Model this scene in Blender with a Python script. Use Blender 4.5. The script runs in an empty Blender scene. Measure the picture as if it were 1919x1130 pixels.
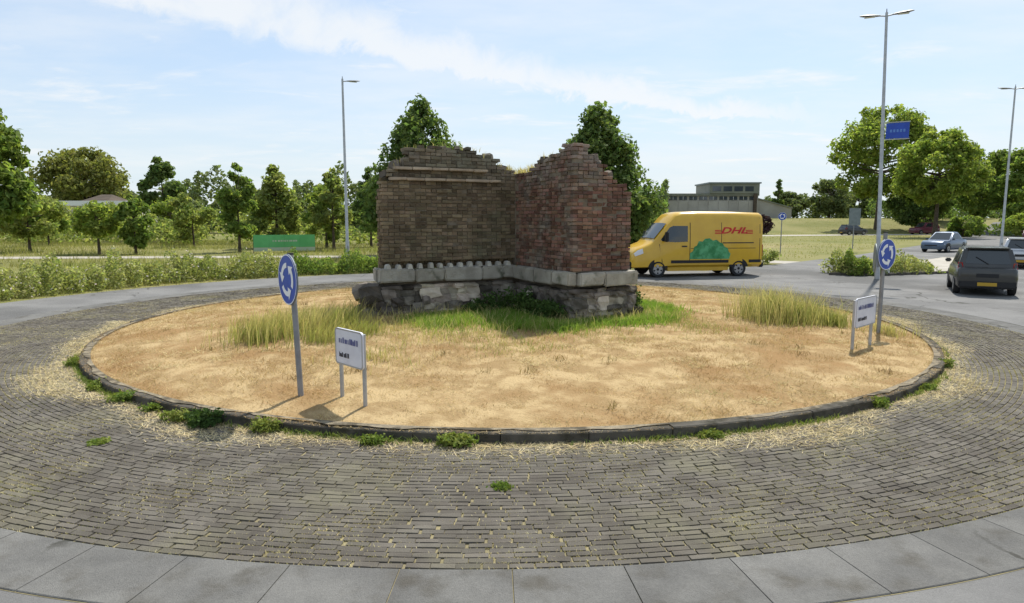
import bpy, bmesh, math, random
import numpy as np
from mathutils import Vector, Matrix

R = math.radians
random.seed(7)
rng = np.random.default_rng(7)
scene = bpy.context.scene
col = scene.collection

# ------------------------------------------------------------------ camera
cam_d = bpy.data.cameras.new('camera')
cam = bpy.data.objects.new('camera', cam_d)
col.objects.link(cam)
cam.location = (0, 0, 2.5)
cam.rotation_euler = (R(90 - 7.15), 0, 0)
cam_d.sensor_fit = 'HORIZONTAL'
cam_d.sensor_width = 36
cam_d.lens = 36 * 1251 / 1919
cam_d.clip_start = 0.05
cam_d.clip_end = 3000
scene.camera = cam

# ------------------------------------------------------------------ light
SUN_EL, SUN_AZ = 55.0, 29.0          # azimuth measured from +Y towards +X
world = bpy.data.worlds.new('World')
scene.world = world
world.use_nodes = True
sun_d = bpy.data.lights.new('sun', 'SUN')
sun_d.energy = 3.05
sun_d.angle = R(1.2)
sun_d.color = (1, 0.955, 0.87)
sun = bpy.data.objects.new('sun', sun_d)
col.objects.link(sun)
sd = Vector((math.sin(R(SUN_AZ)) * math.cos(R(SUN_EL)), math.cos(R(SUN_AZ)) * math.cos(R(SUN_EL)), math.sin(R(SUN_EL))))
sun.rotation_euler = sd.to_track_quat('Z', 'Y').to_euler()
scene.view_settings.view_transform = 'Standard'
scene.view_settings.look = 'None'
scene.view_settings.exposure = 0.96
scene.view_settings.gamma = 1
scene.view_settings.use_curve_mapping = False


class NT:
    """small node-tree writer"""
    def __init__(s, tree):
        s.t = tree
        tree.nodes.clear()

    def n(s, typ, **kw):
        nd = s.t.nodes.new(typ)
        for k, v in kw.items():
            setattr(nd, k, v)
        return nd

    def put(s, sock, v):
        if isinstance(v, bpy.types.NodeSocket):
            s.t.links.new(v, sock)
        elif isinstance(v, (tuple, list)) and len(v) == 3 and sock.type == 'RGBA':
            sock.default_value = (*v, 1)
        else:
            sock.default_value = v

    def math(s, op, a, b=None, c=None, clamp=False):
        nd = s.n('ShaderNodeMath', operation=op, use_clamp=clamp)
        s.put(nd.inputs[0], a)
        if b is not None: s.put(nd.inputs[1], b)
        if c is not None: s.put(nd.inputs[2], c)
        return nd.outputs[0]

    def mix(s, f, a, b, blend='MIX'):
        nd = s.n('ShaderNodeMix', data_type='RGBA', blend_type=blend)
        s.put(nd.inputs[0], f); s.put(nd.inputs[6], a); s.put(nd.inputs[7], b)
        return nd.outputs[2]

    def noise(s, vec, scale, detail=5, rough=0.55, dist=0.0):
        nd = s.n('ShaderNodeTexNoise')
        if vec is not None: s.put(nd.inputs['Vector'], vec)
        nd.inputs['Scale'].default_value = scale
        nd.inputs['Detail'].default_value = detail
        nd.inputs['Roughness'].default_value = rough
        nd.inputs['Distortion'].default_value = dist
        return nd.outputs[0]

    def ramp(s, v, lo, hi):
        nd = s.n('ShaderNodeMapRange', interpolation_type='SMOOTHSTEP')
        s.put(nd.inputs[0], v)
        nd.inputs[1].default_value = lo; nd.inputs[2].default_value = hi
        return nd.outputs[0]

    def map(s, vec, scale=(1, 1, 1), rot=(0, 0, 0), loc=(0, 0, 0)):
        nd = s.n('ShaderNodeMapping')
        s.put(nd.inputs[0], vec)
        nd.inputs['Scale'].default_value = scale
        nd.inputs['Rotation'].default_value = rot
        nd.inputs['Location'].default_value = loc
        return nd.outputs[0]


def build_world():
    w = NT(world.node_tree)
    sky = w.n('ShaderNodeTexSky', sky_type='NISHITA', sun_disc=False)
    sky.sun_elevation = R(SUN_EL)
    sky.sun_rotation = R(SUN_AZ)
    sky.air_density = 1.0
    sky.dust_density = 0.9
    sky.ozone_density = 1.2
    tc = w.n('ShaderNodeTexCoord')
    sep = w.n('ShaderNodeSeparateXYZ')
    w.put(sep.inputs[0], tc.outputs['Generated'])
    x, y, z = sep.outputs
    el = w.math('MULTIPLY', w.math('ARCSINE', z), 57.2958)
    az = w.math('MULTIPLY', w.math('ARCTAN2', x, y), 57.2958)
    # flat cloud layer seen in perspective
    zz = w.math('ADD', w.math('MAXIMUM', z, 0.0), 0.10)
    comb = w.n('ShaderNodeCombineXYZ')
    w.put(comb.inputs[0], w.math('DIVIDE', x, zz)); w.put(comb.inputs[1], w.math('DIVIDE', y, zz))
    pl = w.map(comb.outputs[0], scale=(0.9, 1.5, 1), rot=(0, 0, R(-28)))
    n1 = w.noise(pl, 1.1, 8, 0.62, 0.6)
    n2 = w.noise(pl, 3.6, 8, 0.62, 0.3)
    wisp = w.math('MULTIPLY', w.ramp(n1, 0.44, 0.70), w.ramp(n2, 0.32, 0.68))
    # a long streak of cirrus
    fine = w.noise(tc.outputs['Generated'], 17, 7, 0.65, 0.6)
    broad = w.noise(tc.outputs['Generated'], 7, 5, 0.6, 0.3)
    fc = w.n('ShaderNodeFloatCurve')
    pts = [(-180, 5), (-75, 22), (-40, 18.5), (-25, 15.9), (-17, 14.6), (-11.3, 14.0), (-4.8, 12.5), (6.2, 10.3), (19, 8.3), (45, 6), (180, 2)]
    cv = fc.mapping.curves[0]
    while len(cv.points) < len(pts):
        cv.points.new(0.5, 0.5)
    for p, (a, e) in zip(cv.points, pts):
        p.location = ((a + 180) / 360, e / 40)
    fc.mapping.update()
    w.put(fc.inputs['Value'], w.math('DIVIDE', w.math('ADD', az, 180), 360))
    line = w.math('MULTIPLY', fc.outputs[0], 40)
    off = w.math('SUBTRACT', el, line)
    off = w.math('ADD', off, w.math('MULTIPLY', w.math('SUBTRACT', fine, 0.5), 4.2))
    wid = w.n('ShaderNodeMapRange')
    w.put(wid.inputs[0], az)
    wid.inputs[1].default_value = -26; wid.inputs[2].default_value = 18
    wid.inputs[3].default_value = 2.7; wid.inputs[4].default_value = 0.7
    d = w.math('DIVIDE', off, wid.outputs[0])
    # sharper below, feathery above
    below = w.ramp(d, -0.9, -0.25)
    above = w.math('SUBTRACT', 1.0, w.ramp(d, 0.1, 1.9))
    st = w.math('MULTIPLY', below, above)
    st = w.math('MULTIPLY', st, w.ramp(broad, 0.22, 0.52))
    st = w.math('MULTIPLY', st, w.math('SUBTRACT', 1.0, w.ramp(az, 16, 28)))
    mask = w.math('MAXIMUM', w.math('MULTIPLY', wisp, 0.85), w.math('MULTIPLY', st, 0.75))
    veil = w.math('MULTIPLY', w.ramp(w.noise(pl, 0.7, 6, 0.6), 0.38, 0.72), 0.42)
    mask = w.math('MAXIMUM', mask, veil, clamp=True)
    low = w.math('SUBTRACT', 1.0, w.ramp(el, -1.0, 13.0))
    c = w.mix(0.7, sky.outputs[0], (2.9, 3.65, 4.55))
    c = w.mix(w.math('MULTIPLY', low, 0.9), c, (4.0, 4.5, 4.75))
    c = w.mix(mask, c, (4.95, 5.0, 5.0))
    bg = w.n('ShaderNodeBackground')
    w.put(bg.inputs[0], c)
    bg.inputs[1].default_value = 0.10
    out = w.n('ShaderNodeOutputWorld')
    w.put(out.inputs[0], bg.outputs[0])


build_world()


# ------------------------------------------------------------------ materials
def mat(name, c1, c2=None, scale=3.0, rough=0.8, bump=0.0, bscale=40.0, rnd=0.0, metal=0.0, spec=0.3,
        trans=0.0, lo=0.35, hi=0.65, c3=None, s3=1.0, lo3=0.55, hi3=0.75, coat=0.0, coord='world', hue=0.0, speck=0.0, crack=None, high=None):
    m = bpy.data.materials.new(name)
    m.use_nodes = True
    w = NT(m.node_tree)
    if coord == 'world':
        vec = w.n('ShaderNodeNewGeometry').outputs['Position']
    else:
        vec = w.n('ShaderNodeTexCoord').outputs['Object']
    cc = c1
    if c2 is not None:
        cc = w.mix(w.ramp(w.noise(vec, scale), lo, hi), c1, c2)
    if c3 is not None:
        cc = w.mix(w.ramp(w.noise(w.map(vec, loc=(13, 7, 3)), s3), lo3, hi3), cc, c3)
    if high:
        # lichen and lime bloom that gathers on the upper courses
        z_ = w.n('ShaderNodeSeparateXYZ')
        w.put(z_.inputs[0], vec)
        q = w.math('ADD', z_.outputs[2], w.math('MULTIPLY', w.math('SUBTRACT', w.noise(vec, 1.7, 6, .65), .5), 3.2))
        cc = w.mix(w.math('MULTIPLY', w.ramp(q, high[1], high[2]), high[3]), cc, high[0])
    if crack:
        v = w.n('ShaderNodeTexVoronoi', feature='DISTANCE_TO_EDGE')
        wob = w.n('ShaderNodeTexNoise')
        wob.inputs['Scale'].default_value = 1.4; wob.inputs['Detail'].default_value = 6
        w.put(wob.inputs['Vector'], vec)
        vm = w.n('ShaderNodeVectorMath', operation='ADD')
        vs_ = w.n('ShaderNodeVectorMath', operation='SCALE')
        w.put(vs_.inputs[0], wob.outputs['Color']); vs_.inputs['Scale'].default_value = .9
        w.put(vm.inputs[0], vec); w.put(vm.inputs[1], vs_.outputs[0])
        w.put(v.inputs['Vector'], vm.outputs[0]); v.inputs['Scale'].default_value = crack[0]
        k = w.math('SUBTRACT', 1.0, w.ramp(v.outputs['Distance'], crack[1] * .4, crack[1]))
        k = w.math('MULTIPLY', k, w.ramp(w.noise(w.map(vec, loc=(31, 5, 0)), .6, 3), .46, .58))
        cc = w.mix(w.math('MULTIPLY', k, .75), cc, (.045, .043, .035))
    if speck:
        g_ = w.math('MULTIPLY_ADD', w.noise(vec, 55, 3, .7), 2 * speck, 1 - speck)
        g2 = w.math('MULTIPLY_ADD', w.noise(vec, 7, 6, .7), speck, 1 - speck * .5)
        hs_ = w.n('ShaderNodeHueSaturation')
        w.put(hs_.inputs['Color'], cc); w.put(hs_.inputs['Value'], w.math('MULTIPLY', g_, g2))
        cc = hs_.outputs[0]
    if rnd or hue:
        isl = w.n('ShaderNodeNewGeometry').outputs['Random Per Island']
        oi = w.n('ShaderNodeObjectInfo').outputs['Random']
        r = w.math('FRACT', w.math('ADD', isl, w.math('MULTIPLY', oi, 7.31)))
        r2 = w.math('FRACT', w.math('MULTIPLY', r, 17.17))
        h = w.n('ShaderNodeHueSaturation')
        w.put(h.inputs['Color'], cc)
        w.put(h.inputs['Value'], w.math('MULTIPLY_ADD', r, 2 * rnd, 1 - rnd))
        w.put(h.inputs['Hue'], w.math('MULTIPLY_ADD', r2, 2 * hue, 0.5 - hue))
        cc = h.outputs[0]
    p = w.n('ShaderNodeBsdfPrincipled')
    w.put(p.inputs['Base Color'], cc)
    p.inputs['Roughness'].default_value = rough
    p.inputs['Metallic'].default_value = metal
    p.inputs['Specular IOR Level'].default_value = spec
    p.inputs['Coat Weight'].default_value = coat
    p.inputs['Coat Roughness'].default_value = 0.08
    if bump:
        b = w.n('ShaderNodeBump')
        b.inputs['Strength'].default_value = bump
        b.inputs['Distance'].default_value = 0.02
        w.put(b.inputs['Height'], w.noise(vec, bscale, 6, 0.6))
        w.put(p.inputs['Normal'], b.outputs[0])
    sh = p.outputs[0]
    if trans:
        t = w.n('ShaderNodeBsdfTranslucent')
        w.put(t.inputs[0], w.mix(1.0, cc, (1.25, 1.3, 0.75), 'MULTIPLY'))
        mx = w.n('ShaderNodeMixShader')
        mx.inputs[0].default_value = trans
        w.put(mx.inputs[1], sh); w.put(mx.inputs[2], t.outputs[0])
        sh = mx.outputs[0]
    o = w.n('ShaderNodeOutputMaterial')
    w.put(o.inputs[0], sh)
    return m


MT = {}
MT['field'] = mat('field_grass', (.15, .155, .05), (.215, .20, .08), scale=.12, rough=.95, bump=1, bscale=9, c3=(.26, .22, .105), s3=.045, lo3=.5, hi3=.72, spec=.1)
MT['asphalt'] = mat('asphalt', (.155, .152, .147), (.20, .196, .188), scale=.55, rough=.9, bump=.5, bscale=140, c3=(.118, .116, .112), s3=.2, lo3=.48, hi3=.66, spec=.12, speck=.3, crack=(.16, .006))
MT['concrete'] = mat('concrete_band', (.128, .125, .118), (.168, .164, .153), scale=1.6, rough=.9, bump=.6, bscale=110, rnd=.08, c3=(.095, .088, .075), s3=2.6, lo3=.50, hi3=.78, spec=.12, speck=.32, crack=(.42, .012))
MT['tiles'] = mat('pale_path', (.34, .31, .26), (.40, .37, .32), scale=1.2, rough=.9, spec=.2)
MT['klinker'] = mat('paving_brick', (.100, .089, .074), (.136, .123, .103), scale=2.0, rough=.9, bump=.6, bscale=90, rnd=.15, c3=(.15, .137, .10), s3=1.1, lo3=.50, hi3=.72, hue=.005, spec=.1)
MT['joint'] = mat('joint_sand', (.21, .18, .11), (.30, .26, .15), scale=2.3, rough=1, bump=.6, bscale=70, c3=(.11, .105, .055), s3=1.1, spec=.05)
MT['kerb'] = mat('kerb_concrete', (.075, .068, .057), (.115, .105, .088), scale=2.5, rough=.95, bump=.6, bscale=70, rnd=.1, c3=(.045, .042, .03), s3=4, lo3=.48, hi3=.7, spec=.08)  # darkened for dirt and for the shade on the kerb's face
MT['soil'] = mat('dry_turf', (.31, .215, .108), (.44, .325, .175), scale=2.6, rough=1, bump=1, bscale=30, c3=(.285, .18, .085), s3=.8, lo3=.46, hi3=.66, lo=.4, hi=.6, spec=.03)
MT['straw'] = mat('straw_blade', (.42, .31, .158), (.58, .455, .255), scale=2.2, rough=.9, rnd=.34, c3=(.38, .245, .112), s3=.7, lo3=.43, hi3=.63, trans=.2, hue=.014, lo=.42, hi=.6, spec=.08)
MT['strawlitter'] = mat('straw_litter', (.50, .42, .22), (.62, .54, .31), scale=2, rough=.95, rnd=.25, trans=.2, hue=.015, c3=(.30, .29, .12), s3=1.3, lo3=.5, hi3=.7, spec=.05)
MT['strawband'] = mat('straw_band', (.58, .47, .27), (.70, .59, .37), scale=2, rough=.95, rnd=.25, trans=.2, hue=.012, spec=.05)
MT['longdry'] = mat('long_dry_blade', (.36, .32, .14), (.52, .44, .23), scale=1.5, rough=.9, rnd=.25, trans=.4, hue=.02, spec=.1)
MT['lush'] = mat('lush_blade', (.155, .25, .04), (.235, .32, .065), scale=1.6, rough=.85, rnd=.3, trans=.5, hue=.02, spec=.15)
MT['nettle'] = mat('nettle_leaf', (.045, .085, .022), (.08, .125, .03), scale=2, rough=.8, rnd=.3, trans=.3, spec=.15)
MT['weed'] = mat('weed_leaf', (.14, .20, .04), (.22, .25, .06), scale=3, rough=.8, rnd=.3, trans=.35, hue=.02, spec=.15)
MT['tallgreen'] = mat('tall_green_blade', (.24, .27, .08), (.42, .38, .16), scale=1.6, rough=.9, rnd=.28, trans=.35, hue=.02, spec=.1)
MT['meadow'] = mat('meadow_blade', (.22, .235, .07), (.33, .31, .125), scale=.25, rough=.9, rnd=.25, trans=.4, hue=.015, spec=.05)
MT['bark'] = mat('bark', (.07, .055, .04), (.12, .095, .07), scale=6, rough=.95, bump=.6, bscale=25, spec=.1)
MT['brown_brick'] = mat('brown_brick', (.135, .105, .068), (.205, .158, .105), scale=2.2, rough=.95, bump=.8, bscale=45, rnd=.38, c3=(.135, .122, .08), s3=1.1, lo3=.5, hi3=.68, hue=.012, spec=.06, high=((.19, .175, .145), 3.0, 4.6, .7))
MT['red_brick'] = mat('red_brick', (.15, .084, .060), (.205, .118, .086), scale=1.6, rough=.95, bump=.8, bscale=45, rnd=.42, c3=(.20, .168, .138), s3=1.3, lo3=.48, hi3=.66, hue=.015, spec=.06, high=((.24, .22, .19), 3.0, 4.3, .75))
MT['mortar'] = mat('old_mortar', (.15, .125, .095), (.23, .195, .15), scale=3, rough=1, bump=1, bscale=30, spec=.05)
MT['plinth'] = mat('plinth_stone', (.31, .285, .24), (.43, .40, .34), scale=2.6, rough=.95, bump=1, bscale=28, rnd=.16, c3=(.15, .15, .11), s3=3.4, lo3=.52, hi3=.72, spec=.08)
MT['dentil'] = mat('dentil_stone', (.42, .40, .35), (.52, .50, .44), scale=5, rough=.9, bump=.6, bscale=50, rnd=.15, spec=.08)
MT['coping'] = mat('coping_stone', (.33, .26, .19), (.43, .35, .26), scale=3, rough=.95, bump=.6, bscale=40, rnd=.12, spec=.1)
MT['rubble'] = mat('rubble_stone', (.12, .104, .086), (.21, .18, .15), scale=3.5, rough=1, bump=1, bscale=22, rnd=.5, c3=(.08, .085, .055), s3=2.2, hue=.015, spec=.06)
MT['palerubble'] = mat('pale_rubble_stone', (.46, .385, .30), (.55, .475, .38), scale=6, rough=1, bump=1, bscale=22, rnd=.35, hue=.02, c3=(.2, .175, .14), s3=3, lo3=.5, hi3=.7, spec=.06)
MT['steel'] = mat('galvanised_steel', (.36, .37, .38), (.44, .45, .46), scale=5, rough=.5, metal=.55, spec=.4)
MT['post'] = mat('grey_post', (.22, .225, .24), (.28, .285, .30), scale=5, rough=.5, metal=.4)
MT['signblue'] = mat('sign_blue', (.012, .055, .36), (.016, .07, .42), scale=5, rough=.35, spec=.4)
MT['signwhite'] = mat('sign_white', (.78, .78, .80), rough=.4)
MT['signback'] = mat('sign_back', (.16, .19, .19), (.20, .23, .23), scale=5, rough=.6, metal=.3)
MT['panel'] = mat('panel_white', (.60, .60, .66), (.68, .68, .74), scale=4, rough=.45, spec=.4)
MT['ink'] = mat('dark_ink', (.03, .03, .045), rough=.6)
MT['inkblue'] = mat('blue_ink', (.10, .11, .26), rough=.6)
MT['yellow'] = mat('van_yellow', (.56, .33, .010), (.60, .36, .013), scale=2, rough=.35, coat=.5, spec=.5)
MT['vanred'] = mat('van_red', (.50, .02, .02), rough=.4)
MT['vangreen'] = mat('van_green', (.03, .19, .06), (.10, .36, .16), scale=3.2, rough=.4, c3=(.02, .13, .06), s3=5)
MT['black'] = mat('black_plastic', (.018, .018, .02), rough=.55)
MT['tyre'] = mat('tyre_rubber', (.02, .02, .021), rough=.8)
MT['rim'] = mat('alloy_rim', (.34, .34, .35), rough=.35, metal=.8)
MT['glass'] = mat('dark_glass', (.018, .024, .026), rough=.06, spec=.9)
MT['chrome'] = mat('lamp_glass', (.6, .6, .62), rough=.15, spec=.7)
MT['redlamp'] = mat('red_lamp', (.32, .012, .012), rough=.2, spec=.7)
MT['plate'] = mat('plate_yellow', (.45, .28, .03), rough=.4)
MT['carblack'] = mat('car_dark_grey', (.036, .036, .034), (.042, .042, .039), scale=2, rough=.35, coat=.6)
MT['carblue'] = mat('car_blue_grey', (.075, .11, .17), rough=.3, metal=.3, coat=.6)
MT['carsilver'] = mat('car_silver', (.50, .51, .53), rough=.3, metal=.4, coat=.6)
MT['carmaroon'] = mat('car_maroon', (.11, .022, .035), rough=.35, coat=.5)
MT['wallpanel'] = mat('concrete_wall', (.34, .32, .285), (.40, .38, .34), scale=.35, rough=.9, rnd=.06, spec=.15)
MT['walldark'] = mat('dark_cladding', (.17, .18, .15), (.22, .225, .19), scale=.4, rough=.8, rnd=.08)
MT['window'] = mat('window_glass', (.05, .06, .08), rough=.1, spec=.8)
MT['render'] = mat('house_render', (.50, .46, .40), (.56, .52, .46), scale=.6, rough=.9)
MT['rooftile'] = mat('brown_roof', (.065, .05, .036), (.09, .068, .05), scale=.8, rough=.9)
MT['fascia'] = mat('white_fascia', (.72, .72, .70), rough=.6)
MT['bannergreen'] = mat('banner_green', (.10, .38, .13), (.125, .43, .16), scale=1.5, rough=.5)
MT['bannerpale'] = mat('banner_pale', (.40, .47, .36), rough=.6)
MT['petal'] = mat('rose_petal', (.72, .68, .60), (.70, .56, .52), scale=2, rough=.7, trans=.3)


def leafmat(name, a, b, trans=.35, c3=None):
    return mat(name, a, b, scale=.9, rough=.75, rnd=.30, trans=trans, hue=.022, spec=.2, c3=c3, s3=.5)


MT['leaf_mid'] = leafmat('leaf_mid', (.14, .205, .045), (.205, .265, .068), .56)
MT['leaf_dark'] = leafmat('leaf_dark', (.10, .15, .045), (.15, .205, .062), .5)
MT['leaf_olive'] = leafmat('leaf_olive', (.185, .205, .055), (.25, .25, .08), .5)
MT['leaf_light'] = leafmat('leaf_light', (.19, .255, .05), (.27, .32, .08), .56)
MT['leaf_spray'] = leafmat('leaf_spray', (.20, .25, .068), (.295, .32, .11), .58)
MT['leaf_hedge'] = leafmat('leaf_hedge', (.235, .27, .085), (.36, .36, .155), .5)
MT['leaf_far'] = leafmat('leaf_far', (.14, .18, .072), (.19, .22, .09), .45)


# ------------------------------------------------------------------ helpers
def link(name, me, parent=None, loc=None, rotz=None):
    o = bpy.data.objects.new(name, me)
    col.objects.link(o)
    if parent is not None: o.parent = parent
    if loc is not None: o.location = loc
    if rotz is not None: o.rotation_euler = (0, 0, rotz)
    return o


def tag(o, label=None, cat=None, group=None, kind=None):
    if label: o['label'] = label
    if cat: o['category'] = cat
    if group: o['group'] = group
    if kind: o['kind'] = kind
    return o


def empty(name, loc=(0, 0, 0), rotz=0.0):
    return link(name, None, loc=loc, rotz=rotz)


def copy_tree(o, parent=None):
    c = o.copy()
    col.objects.link(c)
    c.parent = parent
    for ch in list(o.children):
        copy_tree(ch, c)
    return c


def np_mesh(name, verts, faces, material, fsize, smooth=False):
    """verts (n,3); faces (m,fsize) arrays"""
    me = bpy.data.meshes.new(name)
    verts = np.asarray(verts, dtype=np.float32)
    faces = np.asarray(faces, dtype=np.int32)
    me.vertices.add(len(verts))
    me.vertices.foreach_set('co', verts.ravel())
    me.loops.add(faces.size)
    me.loops.foreach_set('vertex_index', faces.ravel())
    me.polygons.add(len(faces))
    me.polygons.foreach_set('loop_start', np.arange(0, faces.size, fsize, dtype=np.int32))
    me.update(calc_edges=True)
    me.materials.append(material)
    me.polygons.foreach_set('use_smooth', np.full(len(faces), bool(smooth)))
    return me


class MB:
    """collects shapes, links them as one mesh"""
    def __init__(s):
        s.v, s.f = [], []

    def add(s, vs, fs):
        b = len(s.v)
        s.v += [tuple(v) for v in vs]
        s.f += [tuple(b + i for i in f) for f in fs]
        return s

    def box(s, x0, x1, y0, y1, z0, z1, M=None):
        vs = [Vector(p) for p in ((x0, y0, z0), (x1, y0, z0), (x1, y1, z0), (x0, y1, z0), (x0, y0, z1), (x1, y0, z1), (x1, y1, z1), (x0, y1, z1))]
        if M is not None: vs = [M @ v for v in vs]
        return s.add(vs, [(0, 3, 2, 1), (4, 5, 6, 7), (0, 1, 5, 4), (1, 2, 6, 5), (2, 3, 7, 6), (3, 0, 4, 7)])

    def tube(s, pts, rad, n=8, cap=True):
        pts = [Vector(p) for p in pts]
        if not isinstance(rad, (list, tuple)): rad = [rad] * len(pts)
        rings = []
        for i, p in enumerate(pts):
            d = (pts[min(i + 1, len(pts) - 1)] - pts[max(i - 1, 0)]).normalized()
            a = d.orthogonal().normalized()
            if abs(d.z) > .8:
                a = Vector((1, 0, 0)); a = (a - d * a.dot(d)).normalized()
            b = d.cross(a)
            rings.append([p + (a * math.cos(2 * math.pi * k / n) + b * math.sin(2 * math.pi * k / n)) * rad[i] for k in range(n)])
        vs = [v for r in rings for v in r]
        fs = []
        for i in range(len(pts) - 1):
            for k in range(n):
                fs.append((i * n + k, i * n + (k + 1) % n, (i + 1) * n + (k + 1) % n, (i + 1) * n + k))
        if cap:
            fs.append(tuple(range(n - 1, -1, -1)))
            fs.append(tuple((len(pts) - 1) * n + k for k in range(n)))
        return s.add(vs, fs)

    def prism(s, poly, fn, t0, t1):
        """poly of 2-D points; fn(a, b, t) -> 3-D"""
        n = len(poly)
        vs = [fn(a, b, t0) for a, b in poly] + [fn(a, b, t1) for a, b in poly]
        fs = [tuple(range(n - 1, -1, -1)), tuple(range(n, 2 * n))]
        for i in range(n):
            j = (i + 1) % n
            fs.append((i, j, n + j, n + i))
        return s.add(vs, fs)

    def loft(s, rings, caps=True):
        n = len(rings[0])
        vs = [v for r in rings for v in r]
        fs = []
        for i in range(len(rings) - 1):
            for k in range(n):
                fs.append((i * n + k, i * n + (k + 1) % n, (i + 1) * n + (k + 1) % n, (i + 1) * n + k))
        if caps:
            fs.append(tuple(range(n - 1, -1, -1)))
            fs.append(tuple((len(rings) - 1) * n + k for k in range(n)))
        return s.add(vs, fs)

    def mesh(s, name, m, smooth=None, bevel=0.0, seg=2, fix=True):
        me = bpy.data.meshes.new(name)
        me.from_pydata(s.v, [], s.f)
        if fix or bevel:
            bm = bmesh.new()
            bm.from_mesh(me)
            bmesh.ops.recalc_face_normals(bm, faces=bm.faces)
            if bevel:
                es = [e for e in bm.edges if len(e.link_faces) == 2 and e.calc_face_angle(0) > .5]
                bmesh.ops.bevel(bm, geom=es, offset=bevel, segments=seg, affect='EDGES', clamp_overlap=True)
            bm.to_mesh(me)
            bm.free()
        me.materials.append(m)
        if smooth is not None:
            for p in me.polygons: p.use_smooth = True
            me.set_sharp_from_angle(angle=R(smooth))
        return me

    def build(s, name, m, parent=None, **kw):
        return link(name, s.mesh(name, m, **kw), parent)


def blades(name, pos, h, w, material, lean=.4, seg=1, leandir=None, parent=None, kind='stuff'):
    """pos (n,3) blade feet; h, w arrays; thin tapering blades"""
    n = len(pos)
    phi = rng.uniform(0, 2 * np.pi, n)
    ld = rng.uniform(0, 2 * np.pi, n) if leandir is None else leandir + rng.normal(0, .7, n)
    L = h * lean * rng.uniform(.3, 1.7, n)
    dx, dy = np.cos(phi) * w / 2, np.sin(phi) * w / 2
    tx, ty = np.cos(ld) * L, np.sin(ld) * L
    x, y, z = pos.T
    tip = np.stack([x + tx, y + ty, z + h], 1)
    a = np.stack([x - dx, y - dy, z], 1); b = np.stack([x + dx, y + dy, z], 1)
    if seg == 1:
        v = np.stack([a, b, tip], 1).reshape(-1, 3)
        f = np.arange(3 * n).reshape(n, 3)
    else:
        m = np.stack([x + tx * .3, y + ty * .3, z + h * .62], 1)
        d = np.stack([dx, dy, np.zeros(n)], 1) * .75
        v = np.stack([a, b, m - d, m + d, tip], 1).reshape(-1, 3)
        i = np.arange(n)[:, None] * 5
        f = np.concatenate([i + np.array([[0, 1, 3]]), i + np.array([[0, 3, 2]]), i + np.array([[2, 3, 4]])])
    me = np_mesh(name, v, f, material, 3)
    o = link(name, me, parent)
    if kind: o['kind'] = kind
    return o


def leaf_mesh(name, cen, size, material, up=.35, out=None):
    """cen (n,3): little diamond leaves (two triangles, folded along the rib)"""
    n = len(cen)
    nr = rng.normal(0, 1, (n, 3))
    if out is not None: nr = nr * .8 + out * 1.0
    nr[:, 2] += up
    nr /= np.linalg.norm(nr, axis=1)[:, None] + 1e-9
    t = np.cross(nr, rng.normal(0, 1, (n, 3)))
    t /= np.linalg.norm(t, axis=1)[:, None] + 1e-9
    b = np.cross(nr, t)
    s = np.asarray(size)[:, None] * rng.uniform(.6, 1.35, (n, 1))
    v = np.stack([cen - t * s * .6, cen + b * s * .36 + nr * s * .12, cen + t * s * .6, cen - b * s * .36 + nr * s * .12], 1).reshape(-1, 3)
    i = np.arange(n)[:, None] * 4
    f = np.concatenate([i + np.array([[0, 1, 2]]), i + np.array([[0, 2, 3]])])
    return np_mesh(name, v, f, material, 3)


# ------------------------------------------------------------------ the ground
def smooth(a, b, t):
    t = np.clip((t - a) / (b - a), 0, 1)
    return t * t * (3 - 2 * t)


def terrain(x, y):
    """flat round the roundabout, a long grass bank behind the far road on the right"""
    x, y = np.asarray(x, float), np.asarray(y, float)
    return 2.35 * smooth(108, 128, y) * smooth(12, 34, x)


def make_ground():
    xs = np.concatenate([np.linspace(-1500, -200, 8), np.linspace(-180, 200, 96), np.linspace(230, 1500, 8)])
    ys = np.concatenate([np.linspace(-300, -20, 5), np.linspace(0, 200, 60), np.linspace(230, 1800, 9)])
    X, Y = np.meshgrid(xs, ys)
    Z = terrain(X, Y) - .012
    v = np.stack([X.ravel(), Y.ravel(), Z.ravel()], 1)
    nx, ny = len(xs), len(ys)
    i, j = np.meshgrid(np.arange(nx - 1), np.arange(ny - 1))
    a = (j * nx + i).ravel()
    f = np.stack([a, a + 1, a + nx + 1, a + nx], 1)
    o = link('ground', np_mesh('ground', v, f, MT['field'], 4, True))
    tag(o, kind='structure')


make_ground()
CX, CY = 0.0, 16.0         # middle of the round island
AX = -0.34                 # middle of the paved apron


def ring_sheet(name, cx, cy, rin, rout, z, m, a0=0, a1=360, n=180):
    vs, fs = [], []
    for k in range(n + 1):
        a = R(a0 + (a1 - a0) * k / n)
        ro = rout(math.degrees(a) % 360) if callable(rout) else rout
        vs.append((cx + rin * math.cos(a), cy + rin * math.sin(a), z))
        vs.append((cx + ro * math.cos(a), cy + ro * math.sin(a), z))
    for k in range(n):
        fs.append((2 * k, 2 * k + 1, 2 * k + 3, 2 * k + 2))
    o = MB().add(vs, fs).build(name, m, fix=False)
    tag(o, kind='structure')
    return o


def road_out(a):
    return float(np.interp(a, [0, 30, 48, 62, 75, 90, 110, 130, 160, 185, 200, 220, 330, 345, 360],
                           [17.6, 18.0, 18.6, 17.9, 16.8, 16.0, 15.5, 15.4, 15.4, 15.6, 16.6, 22, 22, 19, 17.6]))


ring_sheet('road', CX, CY, 11.9, road_out, 0.0, MT['asphalt'])


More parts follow.
